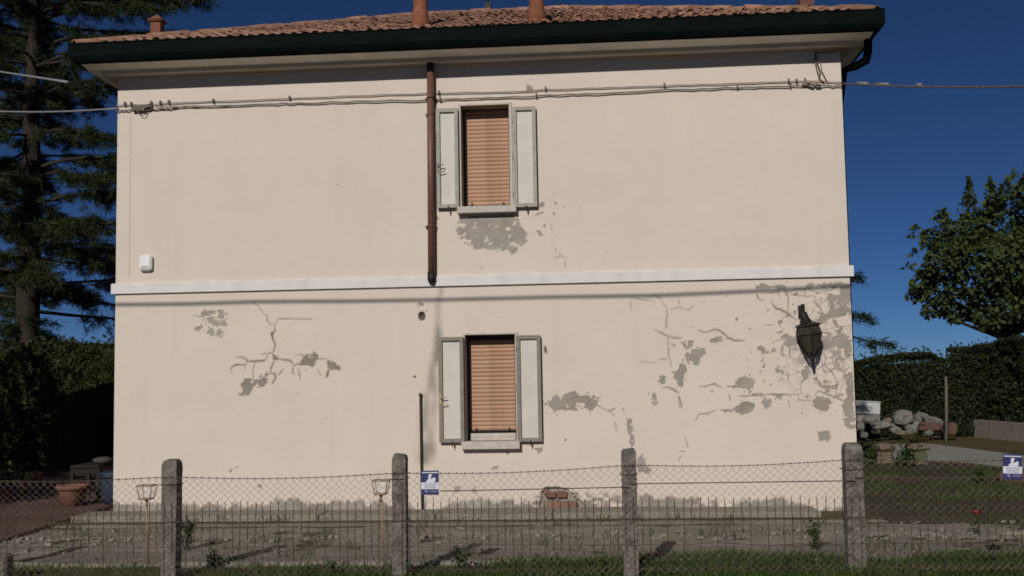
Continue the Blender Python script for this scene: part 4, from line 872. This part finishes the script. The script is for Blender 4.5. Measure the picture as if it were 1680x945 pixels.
# ------------------------------------------------------------------ clutter right of the house
def rock_mb(c, size, seed, rot=(0,0,0)):
    r = random.Random(seed); M = Euler(rot).to_matrix(); mb = MB(); n = 7; vs = []
    for zt, sc in ((-.5, .8), (-.2, 1.0), (.22, .94), (.5, .6)):
        for k in range(n):
            a = 2*math.pi*k/n+r.uniform(-.22, .22); q = sc*r.uniform(.8, 1.12)
            vs.append(Vector(c)+M @ Vector((size[0]*.5*q*math.cos(a), size[1]*.5*q*math.sin(a), size[2]*(zt+r.uniform(-.09, .09)))))
    fs = [(i*n+k, i*n+(k+1) % n, (i+1)*n+(k+1) % n, (i+1)*n+k) for i in range(3) for k in range(n)]+[tuple(reversed(range(n))), tuple(3*n+k for k in range(n))]
    return mb.add(vs, fs)
m_rock = mat('rubble_grey', (.085, .08, .07), var=.3, scale=4, bump=.6, col2=(.19, .18, .16), objvar=.25); m_rockb = mat('rubble_warm', (.13, .10, .072), var=.3, scale=4, bump=.6, objvar=.15)
m_rubr = mat('rubble_red', (.095, .052, .038), var=.3, scale=6, bump=.5)
def at(px, py, Y): return P(px, py, Y)
YR = 16.6
def stone(px, py, w_, h_, mt, label, rot=(0,0,0), Y=YR, name='rubble_stone', grp='stones of the rubble heap'):
    q = P(px, py, Y); s = (Y-CAM.y)/F_PX; o = obj(name, rock_mb(q, (w_*s, max(.3, min(w_, h_*2)*s*.9), h_*s*.85), int(px*7+py), rot), mt, None, loc=tuple(q)); tag(o, label, 'stone', grp)
stone(1483, 684, 34, 24, m_rock, 'biggest pale grey boulder on top of the rubble heap', (0, .1, 0))
stone(1512, 686, 30, 20, m_rock, 'grey boulder just right of the biggest one in the rubble heap', (0, .35, 0), YR+.4)
stone(1532, 690, 40, 12, m_rock, 'long tilted grey slab at the right of the rubble heap', (0, .32, 0))
stone(1526, 700, 44, 15, m_rubr, 'dark reddish block under the tilted slab in the rubble heap', (0, .12, 0), YR-.2)
stone(1562, 703, 18, 20, m_rubr, 'reddish block beside the foot of the thin wooden pole', (0, .2, 0), YR-.2)
stone(1427, 690, 26, 10, m_rock, 'pale flat stone below the white box', (0, .2, 0)); stone(1445, 698, 36, 14, m_rock, 'low olive grey stone left of the biggest boulder', (0, -.1, 0), YR-.4)
STONES = ['squarish stone nearest the house corner in the rubble heap', 'stone just below and left of the biggest boulder in the rubble heap', 'stone tucked under the right side of the biggest boulder', 'long flat pale stone lying in front of the biggest boulder', 'small stone at the bottom left of the rubble heap close to the house', 'stone behind and left of the biggest boulder in the rubble heap', 'stone between the biggest boulder and the dark reddish block', 'small stone in the grass in front of the low olive grey stone', 'low flat stone lying in front of the dark reddish block', 'stone at the left foot of the thin wooden pole']
for LB, (x, y, a, b, yy) in zip(STONES, ((1412, 700, 16, 16, 0), (1470, 702, 22, 18, .2), (1496, 703, 24, 16, -.3), (1483, 710, 30, 8, -.6), (1418, 713, 14, 10, -.8), (1455, 690, 18, 10, .6), (1500, 697, 22, 14, .1), (1437, 708, 18, 9, -.7), (1522, 710, 20, 8, -.6), (1540, 703, 22, 12, .2))): stone(x, y, a, b, (m_rock, m_rockb)[int(x) % 2], LB, (0, random.uniform(-.4, .4), 0), YR+yy)
q = P(1419, 669, 17.0); s = (17.0-CAM.y)/F_PX; mb = MB(); mb.cbox((q.x, q.y, q.z), (42*s, .5, 19*s), .02, (0, R(3), 0)); wb = tag(obj('crate', mb, mat('box_white', (.42, .42, .42), var=.1), None, loc=tuple(q)), 'white box lying on the stones beside the right corner of the house', 'box')
mb = MB(); mb.cbox((q.x, q.y, q.z+19*s/2+.012), (44*s, .54, .03), .01, (0, R(3), 0)); obj('lid', mb, mat('box_white', (.42, .42, .42)), wb)
mb = MB(); mb.rbox((q.x, q.y, q.z-19*s/2-.1-.02), (40*s, .45, .2)); obj('base_block', mb, m_rock, wb)
yp_ = 15.6; a = P(1551, 714, yp_); b = P(1552, 618, yp_); mb = MB(); mb.tube([(a.x, yp_, -.2), ((a.x+b.x)/2+.02, yp_, b.z/2), tuple(b)], [.05, .047, .036], 7); tag(obj('wooden_pole', mb, mat('grey_wood', (.115, .105, .08), var=.35, scale=5, warp=(4, 4, .6)), None, loc=(a.x, yp_, 0)), 'thin weathered wooden pole standing before the tall hedge', 'pole')
# low wall under the tall hedge
a = G(1566, 713); b = G(1690, 727); d = Vector((b.x-a.x, b.y-a.y, 0)); L = d.length; d.normalize(); nrm = Vector((-d.y, d.x, 0)); mb = MB()
e0 = a-d*.6; e1 = b+d*16; hgt = .52
for i in range(14):
    p0 = e0.lerp(e1, i/14); p1 = e0.lerp(e1, (i+1)/14-.0006); hz = [hgt+random.uniform(-.015, .015)]*2
    mb.add([p0+Vector((0,0,-.3-p0.z)), p1+Vector((0,0,-.3-p1.z)), p1+nrm*.22+Vector((0,0,-.3)), p0+nrm*.22+Vector((0,0,-.3)), Vector((p0.x,p0.y,hz[0])), Vector((p1.x,p1.y,hz[1])), Vector((p1.x,p1.y,hz[1]))+nrm*.22, Vector((p0.x,p0.y,hz[0]))+nrm*.22],
      [(0,3,2,1),(4,5,6,7),(0,1,5,4),(1,2,6,5),(2,3,7,6),(3,0,4,7)])
tag(obj('low_wall', mb, m_conc, None, loc=tuple(e0)), 'low grey concrete wall at the foot of the tall clipped hedge', 'wall')
WALL_A, WALL_D, WALL_N = a.copy(), d.copy(), nrm.copy()
def planter(px, pyb, wpx, hpx, label, cap, seed):
    g = G(px, pyb); s = (g-CAM).dot(fwd)/F_PX; w_ = wpx*s; h_ = hpx*s; t = thing('stone_planter', (g.x, g.y+w_/2, 0), label, 'planter', 'stone planters on the verge'); mb = MB()
    mb.cbox((g.x, g.y+w_/2, h_*.31), (w_, w_, h_*.62), .04, (0, 0, R(18)), .02); obj('base_block', mb, m_rockb if cap else mat('mossy_stone', (.085, .088, .05), var=.3, scale=4, bump=.5), t)
    mb = MB(); mb.cbox((g.x+.04, g.y+w_/2, h_*.81), (w_*1.06, w_*1.02, h_*.36), .05, (0, 0, R(24)), .03); obj('top_block', mb, m_rockb, t)
    n = 220; C = np.stack([RNG.normal(g.x-w_*.65, w_*.24, n), RNG.normal(g.y+.05, w_*.3, n), abs(RNG.normal(h_*.35, h_*.3, n))], 1); V, Fq, rn = leaf_quads(C, .10); V -= np.array([g.x, g.y+w_/2, 0]); link('foliage', np_mesh('foliage', V, Fq, m_pl, rn), t)
    if not cap:
        n = 260; C = np.stack([RNG.normal(g.x+.02, w_*.36, n), RNG.normal(g.y+w_/2, w_*.34, n), h_+abs(RNG.normal(0, h_*.16, n))], 1); V, Fq, rn = leaf_quads(C, .09); V -= np.array([g.x, g.y+w_/2, 0]); link('foliage', np_mesh('foliage', V, Fq, m_dry, rn), t)
m_dry = leafmat('dry_leaf', (.045, .035, .014), (.11, .085, .035))
planter(1450, 763, 28, 34, 'pale square stone planter with a dark plant beside the right fence post', True, 1); planter(1506, 766, 30, 40, 'mossy stone planter topped by a dry shrub by the driveway', False, 2)
g = G(1652, 793); mb = rock_mb((g.x+.25, g.y+.1, .10), (.85, .45, .26), 77); tag(obj('flat_stone', mb, m_rubr, None, loc=(g.x+.25, g.y+.1, 0)), 'flat reddish stone on the verge under the right blue sign', 'stone')
# ------------------------------------------------------------------ foliage
m_hedge = leafmat('hedge_leaf', (.009, .017, .006), (.050, .058, .017), trans=.12, scale=.9)
m_hedger = leafmat('hedge_leaf_right', (.008, .014, .006), (.036, .041, .014), trans=.12, scale=.9)
m_hedge2 = leafmat('hedge_leaf_dark', (.007, .012, .006), (.030, .036, .013), trans=.1, scale=.8)
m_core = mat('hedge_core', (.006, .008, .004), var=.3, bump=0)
def hedge(name, label, a, d, L, H0, H1, T, n, m, group=None, size=.10, lumps=.16, seed=1, zlow=None):
    """clipped hedge from point a along d (length L, thickness T behind); height from H0 to H1; zlow(t): bottom of the leaf mass"""
    rng = np.random.default_rng(seed); nr = Vector((-d.y, d.x, 0)); t = thing(name, (a.x, a.y, 0), label, 'hedge', group)
    u = rng.uniform(0, 1, n); Hh = H0+(H1-H0)*u+lumps*vnoise(u*L*.9, u*0, seed)+lumps*.6*vnoise(u*L*2.7, u*0+3, seed+1)
    face = rng.uniform(0, 1, n); v = np.where(face < .62, 0, np.where(face < .92, rng.uniform(0, 1, n), 1)); zf = np.where((face >= .62) & (face < .92), 1, rng.uniform(0, 1, n)**.8)
    zb = np.zeros(n) if zlow is None else zlow(u)
    z = zb+(Hh-zb)*zf; depth = abs(rng.normal(0, 1, n))*.12
    bl = .16*vnoise(u*L*1.6, z*1.6, seed+5)+.10*vnoise(u*L*4, z*4, seed+6)
    v = v*T+np.where(v == 0, 1, np.where(v == 1, -1, 0))*depth+np.where(v == 0, bl, 0); z = z-np.where(zf == 1, depth*.8, 0)
    sprout = rng.uniform(0, 1, n) < .06; z = z+np.where((zf == 1) & sprout, rng.uniform(0, .25, n), 0)
    X = a.x+d.x*u*L+nr.x*v; Y = a.y+d.y*u*L+nr.y*v
    V, Fq, rn = leaf_quads(np.stack([X, Y, np.maximum(z, .02)], 1), size, .6, np.array([0, -.4, .3])*1.0, 1.0, rng)
    V -= np.array([a.x, a.y, 0]); stuff(link('foliage', np_mesh('foliage', V, Fq, m, rn), t))
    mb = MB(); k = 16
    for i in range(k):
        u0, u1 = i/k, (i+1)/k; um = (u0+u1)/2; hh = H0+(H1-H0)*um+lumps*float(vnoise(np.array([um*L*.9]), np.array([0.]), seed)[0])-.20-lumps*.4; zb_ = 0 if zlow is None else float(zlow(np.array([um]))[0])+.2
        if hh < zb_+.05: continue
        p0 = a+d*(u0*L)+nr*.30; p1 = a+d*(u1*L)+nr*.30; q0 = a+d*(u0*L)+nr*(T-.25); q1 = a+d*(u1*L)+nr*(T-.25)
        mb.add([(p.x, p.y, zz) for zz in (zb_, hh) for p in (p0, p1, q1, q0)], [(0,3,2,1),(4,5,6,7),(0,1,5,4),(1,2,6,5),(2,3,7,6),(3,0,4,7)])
    stuff(obj('stems_or_core', mb, m_core, t, fix=False)); return t  # solid hedge core without branches; inner shade put into its near-black colour
# tall and low hedge at the right
a = WALL_A+WALL_N*.35; d = WALL_D; ah = a-d*1.1
h0 = P(1540, 572, a.y).z; h1 = P(1680, 562, a.y+.3).z
hedge('hedge', 'tall dark clipped hedge standing on the low grey wall at the right', Vector((ah.x, ah.y, 0)), d, 11, h0, h0+.45, 1.6, 30000, m_hedge2, size=.12, lumps=.12, seed=5)
b = P(1402, 700, 18.9); e = P(1538, 700, 18.5); dd = Vector((e.x-b.x, e.y-b.y, 0)); LL = dd.length; dd.normalize()
hedge('hedge', 'lower rounded hedge behind the rubble heap beside the house', Vector((b.x-2.5, b.y, 0)), dd, LL+4.5, P(1440, 597, 18.9).z, P(1530, 582, 18.5).z, 1.6, 24000, m_hedger, size=.11, lumps=.16, seed=8)
# left hedge: solid at the far left, over a dark hollow next to the house
YH = 8.2; bl = P(-140, 700, YH); br = P(84, 700, YH); LH = br.x-bl.x
hedge('hedge', 'dense dark hedge at the left below the pine tree', Vector((bl.x, YH, 0)), Vector((1, 0, 0)), LH, P(0, 566, YH).z, P(100, 566, YH).z, 2.6, 24000, m_hedge, size=.12, lumps=.22, seed=11)
b2 = P(66, 700, YH-.3); e2 = P(215, 700, YH-.3); zA, zB = P(66, 715, YH).z, P(187, 622, YH).z
hedge('hedge', 'hedge arch over the black hollow beside the left house corner', Vector((b2.x, YH-.4, 0)), Vector((1, 0, 0)), e2.x-b2.x, P(100, 563, YH).z, P(187, 592, YH).z, 4.2, 17000, m_hedge, size=.12, lumps=.14, seed=14, zlow=lambda u: zA+(zB-zA)*np.clip(u*1.25, 0, 1)**.55+.12*vnoise(u*5, u*0, 3))
hedge('hedge', 'dark hedge closing the back of the hollow left of the house', Vector((P(0, 700, YH+4.6).x, YH+4.6, 0)), Vector((1, 0, 0)), P(215, 700, YH+4.6).x-P(0, 700, YH+4.6).x+1.0, 3.1, 3.0, 1.2, 9000, m_hedge2, size=.12, lumps=.1, seed=17)
# conifers
m_need = leafmat('pine_needle', (.008, .018, .007), (.050, .062, .020), trans=.15, scale=.6); m_need2 = leafmat('pine_needle_dark', (.006, .014, .008), (.030, .042, .018), trans=.15, scale=.6)
m_bark = mat('pine_bark', (.022, .016, .011), var=.5, scale=5, bump=.9, bscale=14, warp=(1, 1, .4)); m_twig = mat('twig_bark', (.03, .022, .015), var=.3, bump=0)
def conifer(label, base, H, r0, branches, m, seed, needle=.27, tuftn=32, droop=.2, lean=0):
    rng = np.random.default_rng(seed); r = random.Random(seed); t = thing('pine_tree', base, label, 'tree'); bx, by, _ = base
    mb = MB(); pts = [(bx+lean*z+.05*math.sin(z*.7+seed), by+.05*math.cos(z*.5), z) for z in np.linspace(-.3, H, 22)]; mb.tube(pts, [max(.03, r0*(1-.8*(i/21))) for i in range(22)], 12); obj('trunk', mb, m_bark, t)
    bm_ = MB(); C = []; D = []
    for (z, ang, ln) in branches:
        dirv = Vector((math.cos(ang), math.sin(ang), 0)); side = Vector((-dirv.y, dirv.x, 0)); o = Vector((bx+lean*z, by, z)); bp = []
        up0 = r.uniform(-.05, .28); wv = r.uniform(-.15, .15)
        for i in range(9):
            s = i/8; bp.append(o+dirv*(ln*s)+side*(wv*ln*s*s+.05*math.sin(s*7+z))+Vector((0, 0, up0*ln*s-droop*ln*s*s*1.3+.05*math.sin(s*9+ang*3))))
        bm_.tube(bp, [max(.010, .014+.010*ln*(1-i/8)) for i in range(9)], 5)
        nt_ = int(8+ln*5.5)
        for k in range(nt_):
            s = r.uniform(.22, 1.0)**.8; i = min(7, int(s*8)); p = bp[i].lerp(bp[i+1], s*8-i if s < 1 else 1); sg = r.choice((-1, 1)); tl = (1.15-s*.55)*r.uniform(.25, .75)*min(1, ln/3.5)
            tv = (dirv*r.uniform(.3, .9)+side*sg*r.uniform(.3, 1)+Vector((0, 0, r.uniform(-.75, .2)))).normalized(); q = p+tv*tl+Vector((0, 0, -.25*tl))
            bm_.tube([p, p.lerp(q, .5)+Vector((0, 0, .04)), q], [.014, .010, .006], 4, caps=False)
            for f in np.linspace(.3, 1, max(2, int(tl*5))): C.append(p.lerp(q, float(f))); D.append(tv)
        for s in (.8, .9, 1): C.append(bp[int(8*s)]); D.append(dirv)
    if H > 10:
        for k in range(260):                             # short shoots and dead twigs on the trunk itself
            z = r.uniform(2, H*.8); an = r.uniform(0, 6.3); o = Vector((bx+lean*z, by, z)); e = o+Vector((math.cos(an), math.sin(an), r.uniform(-.5, .1)))*r.uniform(.5, 1.3)
            bm_.tube([o, e], [.014, .005], 4, caps=False)
            if r.random() < .75:
                for f in (.6, .8, 1): C.append(o.lerp(e, f)); D.append((e-o).normalized())
    stuff(obj('branches', bm_, m_twig, t, fix=False))
    C = np.array([tuple(c) for c in C]); D = np.array([tuple(c) for c in D]); n = len(C)*tuftn; C = np.repeat(C, tuftn, 0); D = np.repeat(D, tuftn, 0)
    dv = unit(D*.6+rng.normal(size=(n, 3))*np.array([.75, .75, .55])+np.array([0, 0, -.12])); L = needle*rng.uniform(.5, 1.15, (n, 1)); s0 = C+rng.normal(size=(n, 3))*.06
    wd = unit(np.cross(dv, rng.normal(size=(n, 3))))*.013; V = np.stack([s0-wd, s0+wd, s0+dv*L+np.array([0, 0, -.05])*L], 1).reshape(-1, 3); V -= np.array(base)
    stuff(link('needles', np_mesh('needles', V, np.arange(3*n).reshape(n, 3), m, np.repeat(rng.uniform(0, 1, n), 3)), t)); return t
YP = 14.0; q = P(46, 560, YP); rr = random.Random(3); br_ = []
z = 4.2
while z < 17:
    for k in range(rr.choice((2, 3, 3, 4))): br_.append((z+rr.uniform(-.25, .25), rr.uniform(0, 2*math.pi), rr.uniform(2.8, 5.2)*(1 if z < 12 else 1-.09*(z-12))))
    z += rr.uniform(.42, .72)
for zz, an, ln in ((11.6, -.25, 4.6), (12.2, -.5, 5.2), (12.7, .2, 5.0), (13.0, -.1, 5.4), (13.3, -.45, 4.8), (12.4, .35, 4.8), (13.8, 0, 4.8), (8.5, -.1, 5.0), (6.6, .1, 4.6), (5.6, -.3, 4.4), (7.4, -.2, 4.6), (9.6, .15, 4.4), (4.8, 0, 4.2)): br_.append((zz, an, ln))
conifer('tall dark pine with a bare trunk and layered drooping branches left of the house', (q.x, YP, 0), 18.5, .42, br_, m_need, 3, droop=.14)
q2 = P(-120, 560, 17.5); rr = random.Random(9); br_ = []; z = 3.5
while z < 17:
    for k in range(3): br_.append((z+rr.uniform(-.3, .3), rr.uniform(0, 2*math.pi), rr.uniform(2.6, 5)))
    z += rr.uniform(.6, .9)
conifer('second pine standing further back, its branches entering at the left edge', (q2.x, 17.5, 0), 18, .36, br_, m_need2, 9, droop=.16)
# conifer behind the house: only its drooping twigs show past the right wall
q3 = P(1372, 540, 10.5); rr = random.Random(12); br_ = [(P(1400, 455, 10.5).z+.1, .1, 0.7), (P(1405, 520, 10.5).z+.15, .15, .85), (P(1410, 560, 10.5).z+.05, -.05, 1.35)]
z = 1.5
while z < 6.3: br_.append((z, rr.uniform(2.2, 4.2), rr.uniform(.8, 1.6))); z += .35
conifer('small conifer behind the house with drooping twigs past the right corner', (q3.x, 10.5, 0), 6.6, .12, br_, m_need2, 12, needle=.16, tuftn=13, droop=.3)
# broad-leaved trees
m_leaf = leafmat('broad_leaf', (.010, .026, .009), (.085, .105, .032), trans=.25, scale=.9)
def broadleaf(label, base, trunk, blobs, shoots, size, m, seed, dens=150, group=None):
    rng = np.random.default_rng(seed); r = random.Random(seed); t = thing('leafy_tree', base, label, 'tree', group); b = Vector(base); mb = MB(); fork = trunk[-1]
    mb.tube([b+Vector(v) for v, _ in trunk], [q for _, q in trunk], 10); f = b+Vector(fork[0]); obj('trunk', mb, m_bark, t)
    for (c, rad) in blobs:
        c = b+Vector(c); mid = f.lerp(c, .5)+Vector((r.uniform(-.2, .2), 0, -.15)); mb = MB(); mb.tube([f-Vector((0,0,.2)), mid, c], [fork[1]*.5, fork[1]*.3, .02], 6); obj('limb', mb, m_bark, t)
    Cs = []; Ns = []
    for (c, rad) in blobs:
        n = int(dens*rad*rad*4); dv = unit(rng.normal(size=(n, 3))); rr_ = rad*(.55+.5*rng.uniform(0, 1, (n, 1))**.6); lum = 1+.28*vnoise(dv[:, 0]*3+seed, dv[:, 2]*3+c[0], seed)[:, None]
        Cs.append(np.array(tuple(b+Vector(c)))+dv*rr_*lum*np.array([1, 1, .85])); Ns.append(dv)
    for (c, h) in shoots:
        n = int(h*70); s = rng.uniform(0, 1, (n, 1)); Cs.append(np.array(tuple(b+Vector(c)))+np.concatenate([rng.normal(size=(n, 2))*.17*(1.15-s), s*h], 1)); Ns.append(unit(rng.normal(size=(n, 3))))
    V, Fq, rn = leaf_quads(np.concatenate(Cs), size, .62, np.concatenate(Ns)*.5+np.array([0, -.15, .5]), .8, rng); V -= np.array(base)
    stuff(link('crown', np_mesh('crown', V, Fq, m, rn), t)); return t
YT = 25.0; s = (YT-CAM.y)/F_PX; q = G(1652, 640); tb0 = P(1652, 560, YT)
def tp(px, py): v = P(px, py, YT); return (v.x-tb0.x, random.uniform(-1.2, 1.2), v.z)
bl_ = [(tp(x, y), rpx*s) for x, y, rpx in ((1560, 398, 38), (1533, 430, 30), (1602, 380, 36), (1650, 365, 42), (1600, 440, 58), (1545, 475, 36), (1660, 440, 60), (1640, 500, 44), (1580, 500, 34), (1520, 395, 20), (1700, 320, 50), (1720, 400, 70), (1740, 480, 60), (1520, 460, 24), (1690, 520, 36), (1600, 525, 22), (1780, 380, 80), (1634, 345, 20), (1512, 480, 14), (1530, 510, 16))]
sh_ = [(tp(x, y), h*s) for x, y, h in ((1599, 352, 66), (1603, 352, 58), (1626, 350, 58), (1632, 350, 50), (1679, 330, 74), (1672, 330, 55), (1497, 440, 12), (1530, 372, 22), (1656, 330, 40), (1515, 385, 26), (1548, 365, 22), (1640, 335, 30), (1700, 300, 60), (1505, 420, 14))]
broadleaf('large leafy green tree with upright shoots above the hedge at the right', (tb0.x, YT, 0), [((0, 0, -.2), .30), ((-.05, 0, 1.6), .24), ((.02, 0, P(1652, 548, YT).z), .20)], bl_, sh_, .22, m_leaf, 21, dens=230)
# trees along the lane, left of the view, that keep the terrace and the left hedge in shade
def lane_tree(x, y, rad, seed, label):
    rr = random.Random(seed); bl = [((rr.uniform(-1, 1)*rad*.55, rr.uniform(-1, 1)*rad*.6, 4.6+rr.uniform(-2.2, 2.6)), rad*rr.uniform(.5, .75)) for _ in range(9)]
    broadleaf(label, (x, y, 0), [((0, 0, -.2), .22), ((0, 0, 1.6), .18)], bl, [], .26, m_leaf, seed, dens=34)
lane_tree(-5.6, -4.5, 2.3, 31, 'leafy tree beside the lane left of the terrace'); lane_tree(-8.2, -1.5, 2.4, 33, 'leafy tree further left beside the lane')
# ------------------------------------------------------------------ weeds and grass
m_grass = leafmat('grass_blade', (.020, .042, .010), (.088, .115, .033), trans=.3, scale=2.5); m_weed = leafmat('weed_leaf', (.012, .030, .008), (.05, .08, .02), trans=.2, scale=3)
def blades(X, Y, Z0, H, rng, wd=.006):
    n = len(X); a = rng.uniform(0, 2*np.pi, n); ln = rng.uniform(.1, .7, n)*H; dx, dy = np.cos(a)*ln, np.sin(a)*ln; b = rng.uniform(0, 2*np.pi, n); wx, wy = np.cos(b)*wd, np.sin(b)*wd*.6
    V = np.stack([np.stack([X-wx, Y-wy, Z0], 1), np.stack([X+wx, Y+wy, Z0], 1), np.stack([X+wx*.7+dx*.4, Y+wy*.7+dy*.4, Z0+H*.6], 1), np.stack([X+dx, Y+dy, Z0+H], 1)], 1).reshape(-1, 3)
    return V, np.arange(4*n).reshape(n, 4), np.repeat(rng.uniform(0, 1, n), 4)
rng = np.random.default_rng(77); N = 230000
X = rng.uniform(-1, 17, N); Y = rng.uniform(-6.6, -4.05, N)
pr = .5+.55*vnoise(X*1.1, Y*1.4, 71)+.5*vnoise(X*3.1, Y*3.3, 72)
pr = pr*np.interp(X, [2, 4.2, 5.2, 7.5, 9, 17], [.15, .28, .6, .9, 1.4, 1.6])*np.where(Y > -4.7, np.interp(X, [4, 8, 10, 17], [.15, .3, .7, 1.2]), 1)*np.where(Y > -4.45, .5, 1)
k = rng.uniform(0, 1, N) < np.clip(pr, 0, 1)*.75; X, Y = X[k], Y[k]
H = rng.uniform(.03, .13, len(X))*(.7+.6*np.clip(pr[k], 0, 1.4)); V1 = blades(X, Y, np.zeros(len(X)), H, rng)
N = 90000; X = rng.uniform(10.6, 21, N); Y = rng.uniform(-4.2, 6.5, N); pr = .05+.6*vnoise(X*.9, Y*.9, 81)+.4*vnoise(X*2.6, Y*2.6, 82); pr = np.where((Y < -1.1), pr*.55, pr); pr = np.where((X < 12.3) & (Y > -.8), 0, pr)
k = rng.uniform(0, 1, N) < pr*.7; X, Y = X[k], Y[k]; V2 = blades(X, Y, np.zeros(len(X)), rng.uniform(.03, .11, len(X)), rng, .009)
N = 9000; X = rng.uniform(-1.8, 11.5, N); Y = rng.uniform(-4.5, -.75, N); k = (.35*vnoise(X*1.3, Y*2, 91)+.4*vnoise(X*4, Y*5, 92)) > rng.uniform(.05, .5, N); X, Y = X[k], Y[k]; V3 = blades(X, Y, np.full(len(X), .02), rng.uniform(.03, .12, len(X)), rng)
V, Fq, rn = joinq([V1, V2, V3]); stuff(link('grass', np_mesh('grass', V, Fq, m_grass, rn)))
o = bpy.data.objects['grass']; o['label'] = 'patchy green and dry grass along the fence foot and on the right verge'; o['category'] = 'grass'
# edging stones and loose pebbles of the yard
rng = random.Random(5)
mb = MB()
for i in range(950):
    x = rng.uniform(-1.7, 19.0); y = rng.choice((rng.gauss(-2.7, .14), rng.uniform(-4.5, -1.4), rng.gauss(-2.7, .2))); s = rng.choice((.012, .016, .022, .022, .03, .045)); mb.rbox((x, y, .025+s*.18), (s*rng.uniform(.8, 2.2), s*rng.uniform(.8, 1.4), s*.7), (rng.uniform(-.3, .3), rng.uniform(-.3, .3), rng.uniform(0, 3)), s*.12)
o = stuff(obj('pebbles', mb, m_lime, fix=False)); o['label'] = 'loose stones and pebbles scattered over the bare yard before the house'; o['category'] = 'pebbles'
def weed(px, pyb, hpx, n, label, Y=None, leaf=.06, flower=None, spread=.35, name='weed'):
    g = G(px, pyb); s = (g-CAM).dot(fwd)/F_PX; h = hpx*s; t = thing(name, (g.x, g.y, 0), label, 'plant'); mb = MB(); C = []; r = random.Random(int(px))
    for k in range(max(3, n//14)):
        e = Vector((g.x+r.uniform(-1, 1)*spread*h, g.y+r.uniform(-1, 1)*spread*h*.6, h*r.uniform(.55, 1))); b = Vector((g.x+r.uniform(-.03, .03), g.y, 0)); m_ = b.lerp(e, .5)+Vector((0, 0, .12*h)); mb.tube([b, m_, e], [.006, .005, .003], 4, caps=False)
        for j in range(14): q = b.lerp(m_, r.random()) if r.random() < .4 else m_.lerp(e, r.random()); C.append(tuple(q+Vector((r.gauss(0, .03), r.gauss(0, .03), r.gauss(0, .02)))))
    stuff(obj('stems_or_core', mb, m_weed, t, fix=False)); V, Fq, rn = leaf_quads(np.array(C), leaf, .55); V -= np.array([g.x, g.y, 0]); stuff(link('leaves', np_mesh('leaves', V, Fq, m_weed, rn), t))
    if flower:
        mb = MB(); 
        for k in range(5): a = k*1.256; mb.add([(g.x, g.y, h), (g.x+.07*math.cos(a-.5), g.y+.07*math.sin(a-.5), h+.04), (g.x+.085*math.cos(a), g.y+.085*math.sin(a), h+.06), (g.x+.07*math.cos(a+.5), g.y+.07*math.sin(a+.5), h+.04)], [(0, 1, 2, 3)])
        obj('flower', mb, flower, t)
m_red = mat('poppy_red', (.25, .015, .012), var=.2, bump=0)
weed(306, 905, 68, 130, 'tall green weed growing just right of the first fence post', leaf=.06, spread=.25)
weed(352, 932, 30, 90, 'low dark weed at the kerb between the first and second posts')
weed(757, 940, 46, 110, 'bushy dark weed in the grass between the second and third posts', leaf=.055)
weed(1338, 905, 50, 120, 'upright dark green weed left of the fourth fence post', leaf=.06, spread=.22)
weed(1064, 945, 26, 80, 'leafy weed at the foot of the third fence post')
weed(1604, 880, 34, 40, 'single red poppy growing on the right verge', leaf=.05, flower=m_red, name='poppy')
weed(1612, 793, 30, 120, 'dark green shrub on the verge left of the right sign', leaf=.09, spread=.6, name='shrub')
weed(545, 945, 24, 90, 'low weed at the fence between the first and second posts, nearer the second', leaf=.05)
